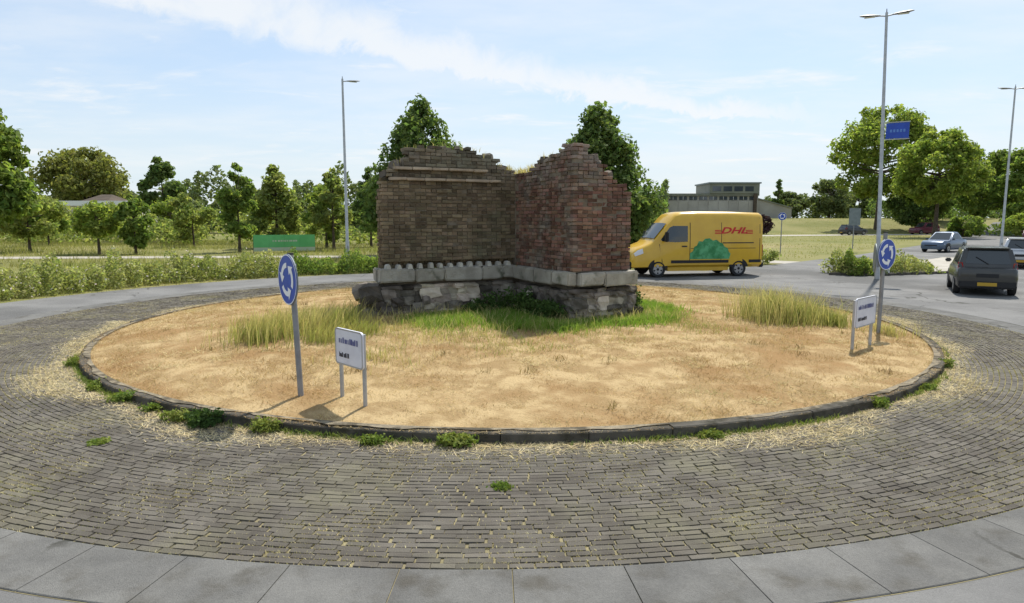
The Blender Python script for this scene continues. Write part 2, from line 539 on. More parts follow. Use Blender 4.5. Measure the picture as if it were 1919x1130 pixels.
def strip(name, pts, w, z, m, kind='structure'):
    vs, fs = [], []
    P = [Vector((p[0], p[1], 0)) for p in pts]
    for i, p in enumerate(P):
        d = (P[min(i + 1, len(P) - 1)] - P[max(i - 1, 0)]).normalized()
        nrm = Vector((-d.y, d.x, 0))
        ww = w[i] if isinstance(w, (list, tuple)) else w
        for sgn in (1, -1):
            q = p + nrm * sgn * ww / 2
            vs.append((q.x, q.y, float(terrain(q.x, q.y)) + z))
    for i in range(len(P) - 1):
        fs.append((2 * i, 2 * i + 1, 2 * i + 3, 2 * i + 2))
    o = MB().add(vs, fs).build(name, m, fix=False)
    if kind: tag(o, kind=kind)
    return o


ARM = Vector((.635, .772, 0))
A0 = Vector((14.5, 27.0, 0))
strip('approach_road', [A0 - ARM * 4, A0, A0 + ARM * 8, A0 + ARM * 20, A0 + ARM * 45, A0 + ARM * 90, A0 + ARM * 130],
      [15, 14, 11.5, 9.5, 8, 8, 8], 0.004, MT['asphalt'])
strip('footpath', [(-60, 38), (-35, 41.8), (-13, 43.2), (0, 42.6), (9, 41.2), (14.5, 38.6), (17.2, 36.2)], 2.3, 0.003, MT['tiles'])
strip('far_road', [(-10, 84), (10, 88), (26, 92), (48, 98), (64, 101), (80, 103), (120, 104)], 5.0, 0.002, MT['tiles'])

# ---- the concrete band: one slab after another
def arc_block(r0, r1, z0, z1, da, n=4, ends=0.004, inset=.006):
    """a curved block, centred on angle 0 about the origin, chamfered top"""
    mb = MB()
    rings = []
    for k in range(n + 1):
        a = R(-da / 2 + da * k / n)
        e = 0
        if k == 0: a += ends / r0
        if k == n: a -= ends / r0
        c, s_ = math.cos(a), math.sin(a)
        rings.append([(r0 * c, r0 * s_, z0), (r1 * c, r1 * s_, z0), (r1 * c, r1 * s_, z1 - inset), ((r1 - inset) * c, (r1 - inset) * s_, z1),
                      ((r0 + inset) * c, (r0 + inset) * s_, z1), (r0 * c, r0 * s_, z1 - inset)])
    return mb.loft(rings)


band = tag(empty('concrete_band', (AX, CY, 0)), kind='structure')
slab_me = arc_block(11.51, 12.16, -.08, .012, 4).mesh('slab', MT['concrete'])
for k in range(90):
    link('slab', slab_me, band, rotz=R(1.7 + 4 * k))
bed = MB()
ring_sheet('band_bed', AX, CY, 11.45, 12.17, .002, MT['joint'])

# ---- the island's kerb
kerb = tag(empty('kerb', (CX, CY, 0)), kind='structure')
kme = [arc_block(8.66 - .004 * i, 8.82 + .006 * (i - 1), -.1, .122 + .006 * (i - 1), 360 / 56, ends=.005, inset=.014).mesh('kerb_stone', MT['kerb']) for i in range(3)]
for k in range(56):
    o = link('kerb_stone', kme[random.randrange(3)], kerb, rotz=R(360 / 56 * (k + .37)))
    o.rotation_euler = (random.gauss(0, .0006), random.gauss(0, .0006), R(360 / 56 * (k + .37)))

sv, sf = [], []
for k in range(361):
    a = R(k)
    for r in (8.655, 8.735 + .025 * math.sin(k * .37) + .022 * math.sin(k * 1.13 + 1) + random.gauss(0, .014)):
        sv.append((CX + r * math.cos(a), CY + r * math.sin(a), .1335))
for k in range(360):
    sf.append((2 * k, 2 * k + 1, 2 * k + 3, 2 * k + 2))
MT['lit_top'] = mat('lit_top_tone', (.20, .17, .125), (.32, .27, .19), scale=7, rough=1, bump=1, bscale=60, c3=(.11, .095, .07), s3=4, lo3=.45, hi3=.6, spec=.03)  # sunlight on the kerb top, put into the colour of a pale sandy sheet
tag(MB().add(sv, sf).build('kerb_lit_top', MT['lit_top'], fix=False), kind='structure')

# ---- the brick apron: concentric courses of pavers
apron = tag(empty('paved_apron', (AX, CY, 0)), kind='structure')
bedo = ring_sheet('joint_bed', 0, 0, 8.6, 11.52, .0, MT['joint'])
bedo.parent = apron
BL, BW, BT = .184, .067, .09
paver_me = []
for i in range(4):
    mb = MB()
    mb.box(-BL / 2, BL / 2, -BW / 2, BW / 2, -.05, .012)
    for q in range(4, 8):
        x, y, z = mb.v[q]
        mb.v[q] = (x * .955, y * .9, z + random.uniform(-.003, .003))
    paver_me.append(mb.mesh('brick', MT['klinker']))
pav = []
nrow = int((11.50 - 8.62) / .0752)
for i in range(nrow):
    r = 11.466 - i * .0752
    cnt = int(2 * math.pi * r / .190)
    ph = random.random()
    for k in range(cnt):
        a = 2 * math.pi * (k + ph) / cnt
        x, y = AX + r * math.cos(a), CY + r * math.sin(a)
        if math.hypot(x - CX, y - CY) < 8.93: continue
        pav.append((r, a + random.gauss(0, .0006), random.gauss(0, .0018), random.gauss(0, .011), x, y))
pav.sort(key=lambda p: math.hypot(p[4], p[5]) + (50 if abs(p[4] / max(p[5], .1)) > .78 or p[5] < 4 else 0))
for r, a, dz, tw, x, y in pav[:300]:
    o = link('brick', random.choice(paver_me), apron, loc=(r * math.cos(a), r * math.sin(a), dz), rotz=a + math.pi / 2 + tw)
    o.rotation_euler = (random.gauss(0, .012), random.gauss(0, .006), a + math.pi / 2 + tw)
base_v = np.array([[v.co[:] for v in m.vertices] for m in paver_me])
rest = pav[300:]
N = len(rest)
arr = np.array(rest)
pick = rng.integers(0, 4, N)
V = base_v[pick].copy()
V[:, :, 2] += arr[:, 2][:, None] + V[:, :, 0] * rng.normal(0, .006, (N, 1)) + V[:, :, 1] * rng.normal(0, .012, (N, 1))
ang = arr[:, 1] + math.pi / 2 + arr[:, 3]
ca, sa = np.cos(ang)[:, None], np.sin(ang)[:, None]
X = V[:, :, 0] * ca - V[:, :, 1] * sa + (arr[:, 0] * np.cos(arr[:, 1]))[:, None]
Y = V[:, :, 0] * sa + V[:, :, 1] * ca + (arr[:, 0] * np.sin(arr[:, 1]))[:, None]
V = np.stack([X, Y, V[:, :, 2]], 2).reshape(-1, 3)
F0 = np.array([p.vertices[:] for p in paver_me[0].polygons])
F = (np.arange(N)[:, None, None] * 8 + F0[None]).reshape(-1, 4)
o = link('distant_brick', np_mesh('distant_brick', V, F, MT['klinker'], 4), apron)
o['kind'] = 'stuff'


# ---- the island: a low dome of dry turf
def island_z(x, y):
    r = np.hypot(np.asarray(x) - CX, np.asarray(y) - CY)
    return .10 + .29 * (1 - np.clip(r / 8.6, 0, 1) ** 3.2)


def make_island():
    nr, na = 34, 120
    vs = [(CX, CY, .40)]
    for i in range(1, nr + 1):
        for k in range(na):
            r, a = 8.68 * i / nr, 2 * math.pi * k / na
            x, y = CX + r * math.cos(a), CY + r * math.sin(a)
            z = float(island_z(x, y)) + random.gauss(0, .012) * (i < nr)
            vs.append((x, y, z))
    fs = [(0, 1 + k, 1 + (k + 1) % na) for k in range(na)]
    for i in range(nr - 1):
        for k in range(na):
            b = 1 + i * na
            fs.append((b + k, b + na + k, b + na + (k + 1) % na, b + (k + 1) % na))
    o = MB().add(vs, fs).build('island_ground', MT['soil'], smooth=80)
    tag(o, kind='structure')


make_island()


# ------------------------------------------------------------------ the ruin
RU = R(28)
RO = Vector((.08, 16.05, 0))
ruin = tag(empty('brick_ruin', (RO.x, RO.y, 0), RU),
           'ruined old brick wall corner on a pale stone plinth, standing on the dry grass roundabout', 'ruin')
UL, VT, UR, VF = -3.25, .5, 1.5, -2.5
ZB = 1.38
CH = .08
HL = ([-3.25, -3.12, -3.0, -2.76, -2.66, -2.4, -1.5, -1.2, -.93, -.86, -.50, -.44, -.3, 0],
      [3.28, 3.34, 3.60, 3.66, 3.98, 4.06, 4.08, 4.06, 4.02, 3.92, 3.87, 3.72, 3.60, 3.58])
HC = ([-2.5, -2.2, -1.9, -1.7, -1.4, -1.1, -.8, 0, 1], [4.0, 4.02, 3.98, 3.90, 3.82, 3.70, 3.60, 3.56, 3.56])
HD = ([0, .38, .5, .85, .95, 1.3, 1.5], [0, -.02, -.26, -.44, -.66, -.86, -.98])


def ruin_h(u, v):
    j = .05 * math.sin(u * 17.3 + v * 11.1) * math.sin(u * 5.1 - v * 23.7)
    if u < 0:
        if not (UL <= u and 0 <= v <= VT): return -1
        h = float(np.interp(u, *HL))
        if v > .3: h -= .12 + .1 * math.sin(u * 9)
    else:
        if not (u <= UR and VF <= v <= VT): return -1
        h = float(np.interp(v, *HC)) + float(np.interp(u, *HD))
        if v > .4: h -= .15
    return h + j


hole = {}


def occ(u, v, k):
    if k < 0: return True
    return ruin_h(u, v) > ZB + (k + .55) * CH


def brick_box(L, W, H, jig):
    mb = MB()
    mb.box(-L / 2, L / 2, -W / 2, W / 2, -H / 2, H / 2)
    mb.v = [(x + random.gauss(0, jig), y + random.gauss(0, jig), z + random.gauss(0, jig * .7)) for x, y, z in mb.v]
    return mb


bricks = []
kmax = int((4.25 - ZB) / CH) + 1
for k in range(kmax):
    st = k % 2 == 0
    du, dv = (.25, .125) if st else (.125, .25)
    z = ZB + (k + .5) * CH
    for (ua, ub, va, vb) in ((UL, 0, 0, VT), (0, UR, VF, VT)):
        ou = (.125 if (k // 2) % 2 and st else 0)
        ov = (.125 if (k // 2) % 2 and not st else 0)
        u = ua - ou
        while u < ub - 1e-6:
            u0, u1 = max(u, ua), min(u + du, ub)
            v = va - ov
            while v < vb - 1e-6:
                v0, v1 = max(v, va), min(v + dv, vb)
                v += dv
                if u1 - u0 < .05 or v1 - v0 < .05: continue
                uc, vc = (u0 + u1) / 2, (v0 + v1) / 2
                if not occ(uc, vc, k): continue
                eu, ev = (u1 - u0) / 2 + .06, (v1 - v0) / 2 + .06
                front = not occ(uc, vc - ev, k)
                left = not occ(uc - eu, vc, k)
                right = not occ(uc + eu, vc, k)
                back = not occ(uc, vc + ev, k)
                top = not occ(uc, vc, k + 1)
                if not (front or left or right or back or top): continue
                if not top and random.random() < (.014 if u1 < 0 else .05): continue
                bricks.append((uc, vc, z, u1 - u0, v1 - v0, front, left, top, k))
            u += du


def bscore(b):
    uc, vc, z, lu, lv, front, left, top, k = b
    full = abs(max(lu, lv) - .25) < 1e-3 and abs(min(lu, lv) - .125) < 1e-3
    if not full: return 99
    p = Matrix.Rotation(RU, 3, 'Z') @ Vector((uc, vc, z)) + RO
    shown = (front and lu > .2) or (left and uc > 0 and lv > .2) or (front and left)
    return (0 if shown else 40) + p.length


bricks.sort(key=bscore)
bme = {}
for key in ('brown_brick', 'red_brick'):
    bme[key] = [brick_box(.236, .112, .066, .0045).mesh('brick', MT[key], bevel=.006, seg=1) for _ in range(4)]
restb = {'brown_brick': MB(), 'red_brick': MB()}
for i, (uc, vc, z, lu, lv, front, left, top, k) in enumerate(bricks):
    key = 'brown_brick' if uc < -.02 else 'red_brick'
    jo = random.gauss(.004, .009) + (.012 * math.sin(uc * 3.1 + z * 2.3) * math.sin(vc * 3.7 - z * 3.1) if uc > -.02 else 0)
    off = Vector((random.gauss(0, .002) + (jo if left else 0), random.gauss(0, .002) + (jo if front else 0), random.gauss(0, .002)))
    if front and uc < 0 and k <= 1 and vc < .2: off.y += .15
    tilt = .16 if top else .012
    rot = (random.gauss(0, tilt * .5), random.gauss(0, tilt * .5), random.gauss(0, tilt))
    if i < 300:
        o = link('brick', random.choice(bme[key]), ruin, loc=Vector((uc, vc, z)) + off)
        o.rotation_euler = (rot[0], rot[1], rot[2] + (0 if lu > lv else math.pi / 2) + (math.pi if random.random() < .5 else 0))
    else:
        q = brick_box(lu - .013, lv - .013, CH - .014, .0045)
        M = Matrix.Translation(Vector((uc, vc, z)) + off) @ (Matrix.Rotation(rot[2], 4, 'Z') @ Matrix.Rotation(rot[0], 4, 'X') @ Matrix.Rotation(rot[1], 4, 'Y'))
        restb[key].add([M @ Vector(v) for v in q.v], q.f)
for key, mb in restb.items():
    o = mb.build('brickwork', MT[key], ruin)
    o['kind'] = 'stuff'
# mortar and rubble filling behind the facing bricks
core = MB()
s = .25
for (ua, ub, va, vb) in ((UL, 0, 0, VT), (0, UR, VF, VT)):
    i = ua
    while i < ub - 1e-6:
        j = va
        while j < vb - 1e-6:
            h = min(ruin_h(i + a, j + b) for a in (.06, .19) for b in (.06, .19)) - .07
            x0 = i + (.034 if i == ua and not (ua == 0 and j >= 0) else 0)
            x1 = i + s - (.034 if i + s > UR - 1e-6 else 0)
            y0 = j + (.034 if j == va else 0)
            y1 = j + s - (.034 if j + s > VT - 1e-6 else 0)
            if h > ZB:
                if ub == 0 and j < .2:
                    core.box(x0, x1, y0 + .17, y1, ZB - .02, ZB + 2 * CH - .005)
                    core.box(x0, x1, y0, y1, ZB + 2 * CH - .005, h)
                else:
                    core.box(x0, x1, y0, y1, ZB - .02, h)
            j += s
        i += s
core.build('mortar_core', MT['mortar'], ruin, fix=False)


def rough_block(name, x0, x1, y0, y1, z0, z1, m, jig=.014, bev=.026):
    mb = MB()
    mb.box(x0, x1, y0, y1, z0, z1)
    mb.v = [(x + random.gauss(0, jig), y + random.gauss(0, jig), z + random.gauss(0, jig)) for x, y, z in mb.v]
    return mb.build(name, m, ruin, bevel=bev, seg=2)


# plinth: long dressed stones
e = -3.37
for L in (.80, .70, .92, .55, .40):
    rough_block('plinth_block', e + .005, e + L - .005, -.13, .12, 1.08, ZB, MT['plinth'])
    e += L
e = -.135
for L in (.95, .80, .62):
    rough_block('plinth_block', -.13, .12, e - L + .005, e - .005, 1.07, ZB - .01, MT['plinth'])
    e -= L
e = .125
for L in (.62, .88):
    rough_block('plinth_block', e + .005, e + L - .005, -2.64, -2.38, 1.07, ZB - .02, MT['plinth'])
    e += L
rough_block('plinth_block', 1.40, 1.63, -2.37, -1.2, 1.07, ZB - .02, MT['plinth'])
rough_block('plinth_block', 1.40, 1.63, -1.19, .5, 1.07, ZB - .02, MT['plinth'])
rough_block('plinth_block', -3.38, -3.2, .125, .5, 1.08, ZB, MT['plinth'])
# little white dentils standing on the plinth in front of the brown wall
for k in range(13):
    u = -3.17 + k * .246 + random.gauss(0, .008)
    mb = MB()
    w_ = random.uniform(.044, .056); h_ = random.uniform(.095, .125)
    pr = [(-w_, 0), (w_, 0), (w_ * .7, h_ * .75), (w_ * .25, h_), (-w_ * .3, h_ * .97), (-w_ * .75, h_ * .7)]
    mb.prism([(a + u, b + ZB) for a, b in pr], lambda a, b, t: (a, t, b), -.085, .10)
    mb.build('dentil', MT['dentil'], ruin)
# two thin courses of coping slabs
for z0, ua, ub in ((3.31, -3.1, -.42), (3.54, -2.98, -.75)):
    u = ua
    while u < ub - .1:
        L = min(random.uniform(.38, .62), ub - u)
        rough_block('coping_slab', u + .004, u + L - .004, -.085, .10, z0, z0 + .062, MT['coping'], .005, .012)
        u += L
# base of rubble masonry
bc = MB()
bc.box(-3.2, .23, .24, .5, .0, 1.075)
bc.box(.23, 1.34, -2.2, .5, .0, 1.062)
bc.build('base_core', MT['mortar'], ruin)


def stone_mesh(m, i):
    bm = bmesh.new()
    bmesh.ops.create_cube(bm, size=1)
    bmesh.ops.subdivide_edges(bm, edges=bm.edges[:], cuts=1, use_grid_fill=True)
    for v in bm.verts:
        n = v.co.normalized()
        v.co = v.co * .62 + n * .26
        v.co += Vector((random.gauss(0, .05), random.gauss(0, .05), random.gauss(0, .05)))
    me = bpy.data.meshes.new('stone')
    bm.to_mesh(me); bm.free()
    me.materials.append(m)
    return me


stones = {k: [stone_mesh(MT[k], i) for i in range(6)] for k in ('rubble', 'palerubble')}


def lay(axis, a0, a1, c, pale):
    """courses of rough stones along one face of the base"""
    z = .06
    while z < .92:
        hh = random.uniform(.10, .21)
        if z + hh > .98: hh = .99 - z
        a = a0 - random.uniform(0, .2)
        while a < a1:
            L = random.uniform(.14, .42)
            ac = a + L / 2
            out = random.uniform(-.03, .1) + .05 * (z > .7)
            loc = (ac, c + out, z + hh / 2) if axis == 'u' else (c + out, ac, z + hh / 2)
            key = 'palerubble' if pale(ac, z + hh / 2) else 'rubble'
            o = link('stone', random.choice(stones[key]), ruin, loc=loc)
            sx = (L * 1.16, .34, hh * 1.2) if axis == 'u' else (.34, L * 1.16, hh * 1.2)
            o.scale = sx
            o.rotation_euler = (random.gauss(0, .05), random.gauss(0, .07), random.gauss(0, .08))
            a += L * .97
        z += hh * .93


lay('u', -3.4, -.15, .10, lambda a, z: -2.25 < a < -1.0 and .2 < z < .95 and random.random() < .85)
lay('v', -2.40, .02, .08, lambda a, z: random.random() < .06)
lay('u', .0, 1.5, -2.38, lambda a, z: .1 < a < 1.15 and .3 < z < .8 and random.random() < .7)
lay('v', .1, .5, -3.36, lambda a, z: random.random() < .1)
lay('v', -2.3, .5, 1.47, lambda a, z: random.random() < .1)
# broken end of the base, sticking out on the left
for k in range(9):
    o = link('stone', random.choice(stones['rubble']), ruin, loc=(-3.5 + random.uniform(-.1, .1), random.uniform(.1, .5), random.uniform(.2, .9)))
    o.scale = (random.uniform(.3, .5), random.uniform(.35, .5), random.uniform(.28, .42))
    o.rotation_euler = (random.gauss(0, .2), random.gauss(0, .2), random.uniform(0, 3))


def ruin_pt(u, v):
    p = Matrix.Rotation(RU, 3, 'Z') @ Vector((u, v, 0)) + RO
    return p.x, p.y


# loose lumps, moss and grass on the broken top
for (u, v, sc) in ((.62, -2.25, .2), (.8, -2.1, .2), (-.3, .2, .22), (-.6, .3, .2), (-2.9, .2, .2), (.1, -1.2, .2), (.95, -2.3, .2), (-3.1, .25, .18)):
    o = link('stone', random.choice(stones['rubble']), ruin, loc=(u, v, ruin_h(u, v) + sc * .18))
    o.scale = (sc * 1.1, sc, sc * .8)
    o.rotation_euler = (random.gauss(0, .3), random.gauss(0, .3), random.uniform(0, 3))
tp = []
for _ in range(2600):
    if random.random() < .95:
        u, v = random.uniform(-.45, 1.0), random.uniform(-1.35, .5)
    else:
        u, v = random.uniform(-3.1, 1.2), random.uniform(0, .5)
    h = ruin_h(u, v)
    if h > 2: tp.append((u, v, h - .03))
tp = np.array(tp)
o = blades('wall_top_grass', tp, rng.uniform(.05, .2, len(tp)), rng.uniform(.008, .016, len(tp)), MT['longdry'], .5, 2, parent=ruin)


# ------------------------------------------------------------------ grass and weeds on the island
def in_ruin(x, y, pad=.15):
    c, s_ = math.cos(RU), math.sin(RU)
    dx, dy = x - RO.x, y - RO.y
    u, v = dx * c + dy * s_, -dx * s_ + dy * c
    return ((u > UL - .5 - pad) & (u < pad) & (v > -pad) & (v < VT + pad)) | ((u > -pad) & (u < UR + pad) & (v > VF - pad) & (v < VT + pad))


def disc_points(n, r0, r1, cx=CX, cy=CY, a0=0, a1=2 * np.pi):
    r = np.sqrt(rng.uniform(r0 * r0, r1 * r1, n))
    a = rng.uniform(a0, a1, n)
    return cx + r * np.cos(a), cy + r * np.sin(a)


def vnoise(x, y, f, seed=0):
    """cheap smooth value in 0..1"""
    r_ = np.random.default_rng(seed)
    t = 0
    for i in range(6):
        a, p = r_.uniform(0, 6.28), r_.uniform(0, 6.28)
        ff = f * r_.uniform(.6, 1.7)
        t = t + np.sin((x * np.cos(a) + y * np.sin(a)) * ff + p)
    return .5 + t / 7


x, y = disc_points(230000, .1, 8.68)
keep = ~in_ruin(x, y) & (y < 26)
keep &= rng.random(len(x)) < np.clip(.25 + 1.1 * vnoise(x, y, 2.2, 3), 0, 1)
x, y = x[keep], y[keep]
h = rng.uniform(.02, .065, len(x)) * (.6 + .9 * vnoise(x, y, 1.3, 5))
o = blades('dry_grass', np.stack([x, y, island_z(x, y) - .004], 1), h, rng.uniform(.004, .009, len(x)), MT['straw'], 1.5)
tag(o, kind='stuff')

mx_, my_ = disc_points(420, .5, 8.5)
mk = ~in_ruin(mx_, my_, .5) & (my_ < 25) & (vnoise(mx_, my_, 1.1, 71) > .42)
mx_, my_ = np.repeat(mx_[mk], 55), np.repeat(my_[mk], 55)
mx_, my_ = mx_ + rng.normal(0, .13, len(mx_)), my_ + rng.normal(0, .09, len(my_))
o = blades('straw_mats', np.stack([mx_, my_, island_z(mx_, my_) + rng.uniform(-.004, .02, len(mx_))], 1), rng.uniform(.012, .045, len(mx_)), rng.uniform(.005, .011, len(mx_)), MT['strawlitter'], 3.2)
tag(o, kind='stuff')
wa = rng.uniform(0, 2 * np.pi, 16000)
wk = rng.random(len(wa)) < np.clip(2.2 * vnoise(np.cos(wa) * 9, np.sin(wa) * 9, 1.5, 81) - .75, .03, 1)
wa = wa[wk]
wr = 8.84 + np.abs(rng.normal(0, .05, len(wa)))
o = blades('kerb_weeds', np.stack([CX + wr * np.cos(wa), CY + wr * np.sin(wa), np.full(len(wa), .004)], 1), rng.uniform(.015, .09, len(wa)), rng.uniform(.006, .016, len(wa)), MT['weed'], .8, 2)
tag(o, kind='stuff')
dx_, dy_ = disc_points(70, 1, 8.4)
kd = ~in_ruin(dx_, dy_, .8)
bx_, by_ = np.repeat(dx_[kd], 26), np.repeat(dy_[kd], 26)
bx_, by_ = bx_ + rng.normal(0, .07, len(bx_)), by_ + rng.normal(0, .06, len(by_))
MT['deadweed'] = mat('dead_weed', (.20, .13, .065), (.30, .24, .10), scale=1.1, rough=.95, rnd=.3, trans=.2, spec=.05)
o = blades('dead_weeds', np.stack([bx_, by_, island_z(bx_, by_) - .005], 1), rng.uniform(.02, .13, len(bx_)), rng.uniform(.005, .012, len(bx_)), MT['deadweed'], .9, 2)
tag(o, kind='stuff')

# lush green strip at the foot of the ruin
def foot_band(n, u0, u1, v0, v1):
    u, v = rng.uniform(u0, u1, n), rng.uniform(v0, v1, n)
    c, s_ = math.cos(RU), math.sin(RU)
    return RO.x + u * c - v * s_, RO.y + u * s_ + v * c


fx, fy = [], []
for n, u0, u1, v0, v1 in ((15000, -3.0, -.3, -2.1, -.45), (12000, -1.0, 2.2, -3.7, -2.75), (9000, 1.75, 3.1, -3.4, -.2), (12000, -1.9, -.2, -3.1, -.4), (3500, -3.2, 2.4, -2.9, -.15)):
    a, b = foot_band(n, u0, u1, v0, v1)
    fx.append(a); fy.append(b)
x, y = np.concatenate(fx), np.concatenate(fy)
x, y = x + rng.normal(0, .2, len(x)), y + rng.normal(0, .2, len(y))
keep = ~in_ruin(x, y, -.05) & (rng.random(len(x)) < np.clip(1.7 * vnoise(x, y, 1.6, 9) - .1, 0, 1))
x, y = x[keep], y[keep]
o = blades('green_grass', np.stack([x, y, island_z(x, y) - .01], 1), rng.uniform(.04, .16, len(x)) * np.where(in_ruin(x, y, .75), .55, 1.15), rng.uniform(.008, .017, len(x)), MT['lush'], .7, 2)
tag(o, kind='stuff')
x, y = foot_band(2600, -4.1, 2.2, -3.6, -.1)
keep = ~in_ruin(x, y, .0)
x, y = x[keep], y[keep]
sx_, sy_ = foot_band(15000, -4.4, 2.6, -5.0, -1.2)
kp = rng.random(len(sx_)) < np.clip(1.6 * vnoise(sx_, sy_, 1.9, 41) - .45, 0, 1)
o = blades('sparse_green', np.stack([sx_, sy_, island_z(sx_, sy_) - .01], 1)[kp], rng.uniform(.04, .14, kp.sum()), rng.uniform(.006, .012, kp.sum()), MT['tallgreen'], .7, 2)
tag(o, kind='stuff')
o = blades('dry_stems', np.stack([x, y, island_z(x, y) - .01], 1), rng.uniform(.06, .32, len(x)), rng.uniform(.006, .012, len(x)), MT['longdry'], .5, 2)
tag(o, kind='stuff')


def leafy(name, label, cat, x, y, z, rx, ry, h, n, size, m, stems=7, group=None, kind=None):
    """a leafy weed or nettle: thin stems with leaves up them"""
    t = tag(empty(name, (x, y, z)), label, cat, group)
    mb = MB()
    cs = []
    for i in range(stems):
        a, q = random.uniform(0, 6.28), math.sqrt(random.random())
        bx, by = rx * q * math.cos(a) * .75, ry * q * math.sin(a) * .75
        hh = h * random.uniform(.6, 1.0) * (1 - .35 * q)
        tx, ty = bx + random.gauss(0, rx * .16), by + random.gauss(0, ry * .16)
        mb.tube([(bx, by, -.03), ((bx + tx) / 2, (by + ty) / 2, hh * .5), (tx, ty, hh)], [.006, .005, .003], 4)
        kk = n // stems
        f = rng.uniform(.08, 1.0, kk)
        c = np.stack([bx + (tx - bx) * f, by + (ty - by) * f, hh * f], 1)
        c[:, :2] += rng.normal(0, size * 1.1, (kk, 2))
        cs.append(c)
    mb.build('stems', m, t)['kind'] = 'stuff'
    cs = np.concatenate(cs)
    link('leaves', leaf_mesh('leaves', cs, np.full(len(cs), size), m, .7), t)
    return t


nx, ny = ruin_pt(-.75, -1.45)
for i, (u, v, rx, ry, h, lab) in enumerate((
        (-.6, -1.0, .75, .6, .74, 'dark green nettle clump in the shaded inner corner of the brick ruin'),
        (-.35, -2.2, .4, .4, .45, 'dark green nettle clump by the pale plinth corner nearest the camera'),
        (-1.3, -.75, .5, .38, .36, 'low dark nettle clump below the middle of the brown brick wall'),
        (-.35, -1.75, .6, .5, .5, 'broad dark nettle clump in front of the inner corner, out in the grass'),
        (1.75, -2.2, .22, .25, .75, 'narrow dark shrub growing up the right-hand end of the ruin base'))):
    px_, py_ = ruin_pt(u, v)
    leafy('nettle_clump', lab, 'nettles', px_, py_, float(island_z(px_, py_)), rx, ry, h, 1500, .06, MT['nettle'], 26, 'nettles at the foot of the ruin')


def tall_clump(name, label, pts, n, h0, h1, m, ld=None, group='clumps of tall grass on the island'):
    t = tag(empty(name, (pts[0][0], pts[0][1], float(island_z(pts[0][0], pts[0][1])))), label, 'grass clump', group)
    P = []
    for (cx, cy, rr) in pts:
        k = n // len(pts)
        P.append(np.stack([cx + rng.normal(0, rr * .55, k), cy + rng.normal(0, rr * .55, k)], 1))
    P = np.concatenate(P)
    k = len(P) // 4
    P[:k] += rng.normal(0, .38, (k, 2))
    zz = island_z(P[:, 0], P[:, 1]) - .01 - t.location.z
    pos = np.stack([P[:, 0] - t.location.x, P[:, 1] - t.location.y, zz], 1)
    hh_ = rng.uniform(h0, h1, len(P)) * (.6 + .7 * vnoise(P[:, 0], P[:, 1], 3.5, 61))
    o = blades('blades', pos, hh_, rng.uniform(.008, .016, len(P)), m, .45, 2, ld, t)
    k = len(P) // 4
    o = blades('seed_stalks', pos[:k], rng.uniform(h1 * .8, h1 * 1.3, k), rng.uniform(.008, .013, k), MT['longdry'], .35, 2, ld, t)
    return t


tall_clump('tall_grass', 'tall yellow-green grass clump left of the ruin behind the left signs',
           [(-4.45, 12.2, .45), (-4.1, 12.7, .5), (-3.75, 13.2, .5), (-3.55, 13.8, .45), (-4.2, 13.2, .5), (-3.5, 12.6, .4), (-4.6, 11.9, .3), (-3.3, 11.7, .45), (-2.9, 12.3, .4)], 4000, .06, .46, MT['tallgreen'], -.6)
tall_clump('tall_grass', 'tall green grass clump to the right of the ruin, beside the right-hand signs',
           [(5.6, 14.3, .35), (5.95, 14.3, .4), (6.35, 14.2, .4), (6.8, 14.1, .32), (6.3, 14.6, .4)], 2900, .12, .66, MT['tallgreen'])
tall_clump('tall_grass', 'small dry tuft of grass at the foot of the right sign pole',
           [(7.5, 13.45, .16), (7.6, 13.2, .14)], 260, .1, .3, MT['longdry'])
tall_clump('tall_grass', 'small yellowish grass tuft behind the legs of the left white panel',
           [(-2.2, 10.3, .2), (-2.6, 10.6, .16)], 220, .08, .24, MT['longdry'])

# straw lying on the pavers along the kerb
x, y = disc_points(190000, 8.83, 10.1)
r = np.hypot(x - CX, y - CY); a = np.arctan2(y - CY, x - CX)
lim = 8.98 + .55 * np.clip(vnoise(a * 9, a * 3, 1.0, 11), 0, 1) * (.65 + .75 * np.clip(np.abs(np.cos(a)), 0, 1)) 
keep = (r < lim + rng.normal(0, .13, len(r)))
x, y = x[keep], y[keep]
kx, ky = disc_points(26000, 8.62, 8.83)
kk_ = rng.random(len(kx)) < np.clip(1.9 * vnoise(kx * 1.0, ky, 2.6, 51) + .05, .2, 1)
o = blades('kerb_straw', np.stack([kx, ky, np.full(len(kx), .118)], 1)[kk_], rng.uniform(.006, .02, kk_.sum()), rng.uniform(.004, .009, kk_.sum()), MT['straw'], 3.5)
tag(o, kind='stuff')
o = blades('straw_litter', np.stack([x, y, np.full(len(x), .01)], 1), rng.uniform(.006, .035, len(x)), rng.uniform(.005, .012, len(x)), MT['strawband'], 4.0)
tag(o, kind='stuff')
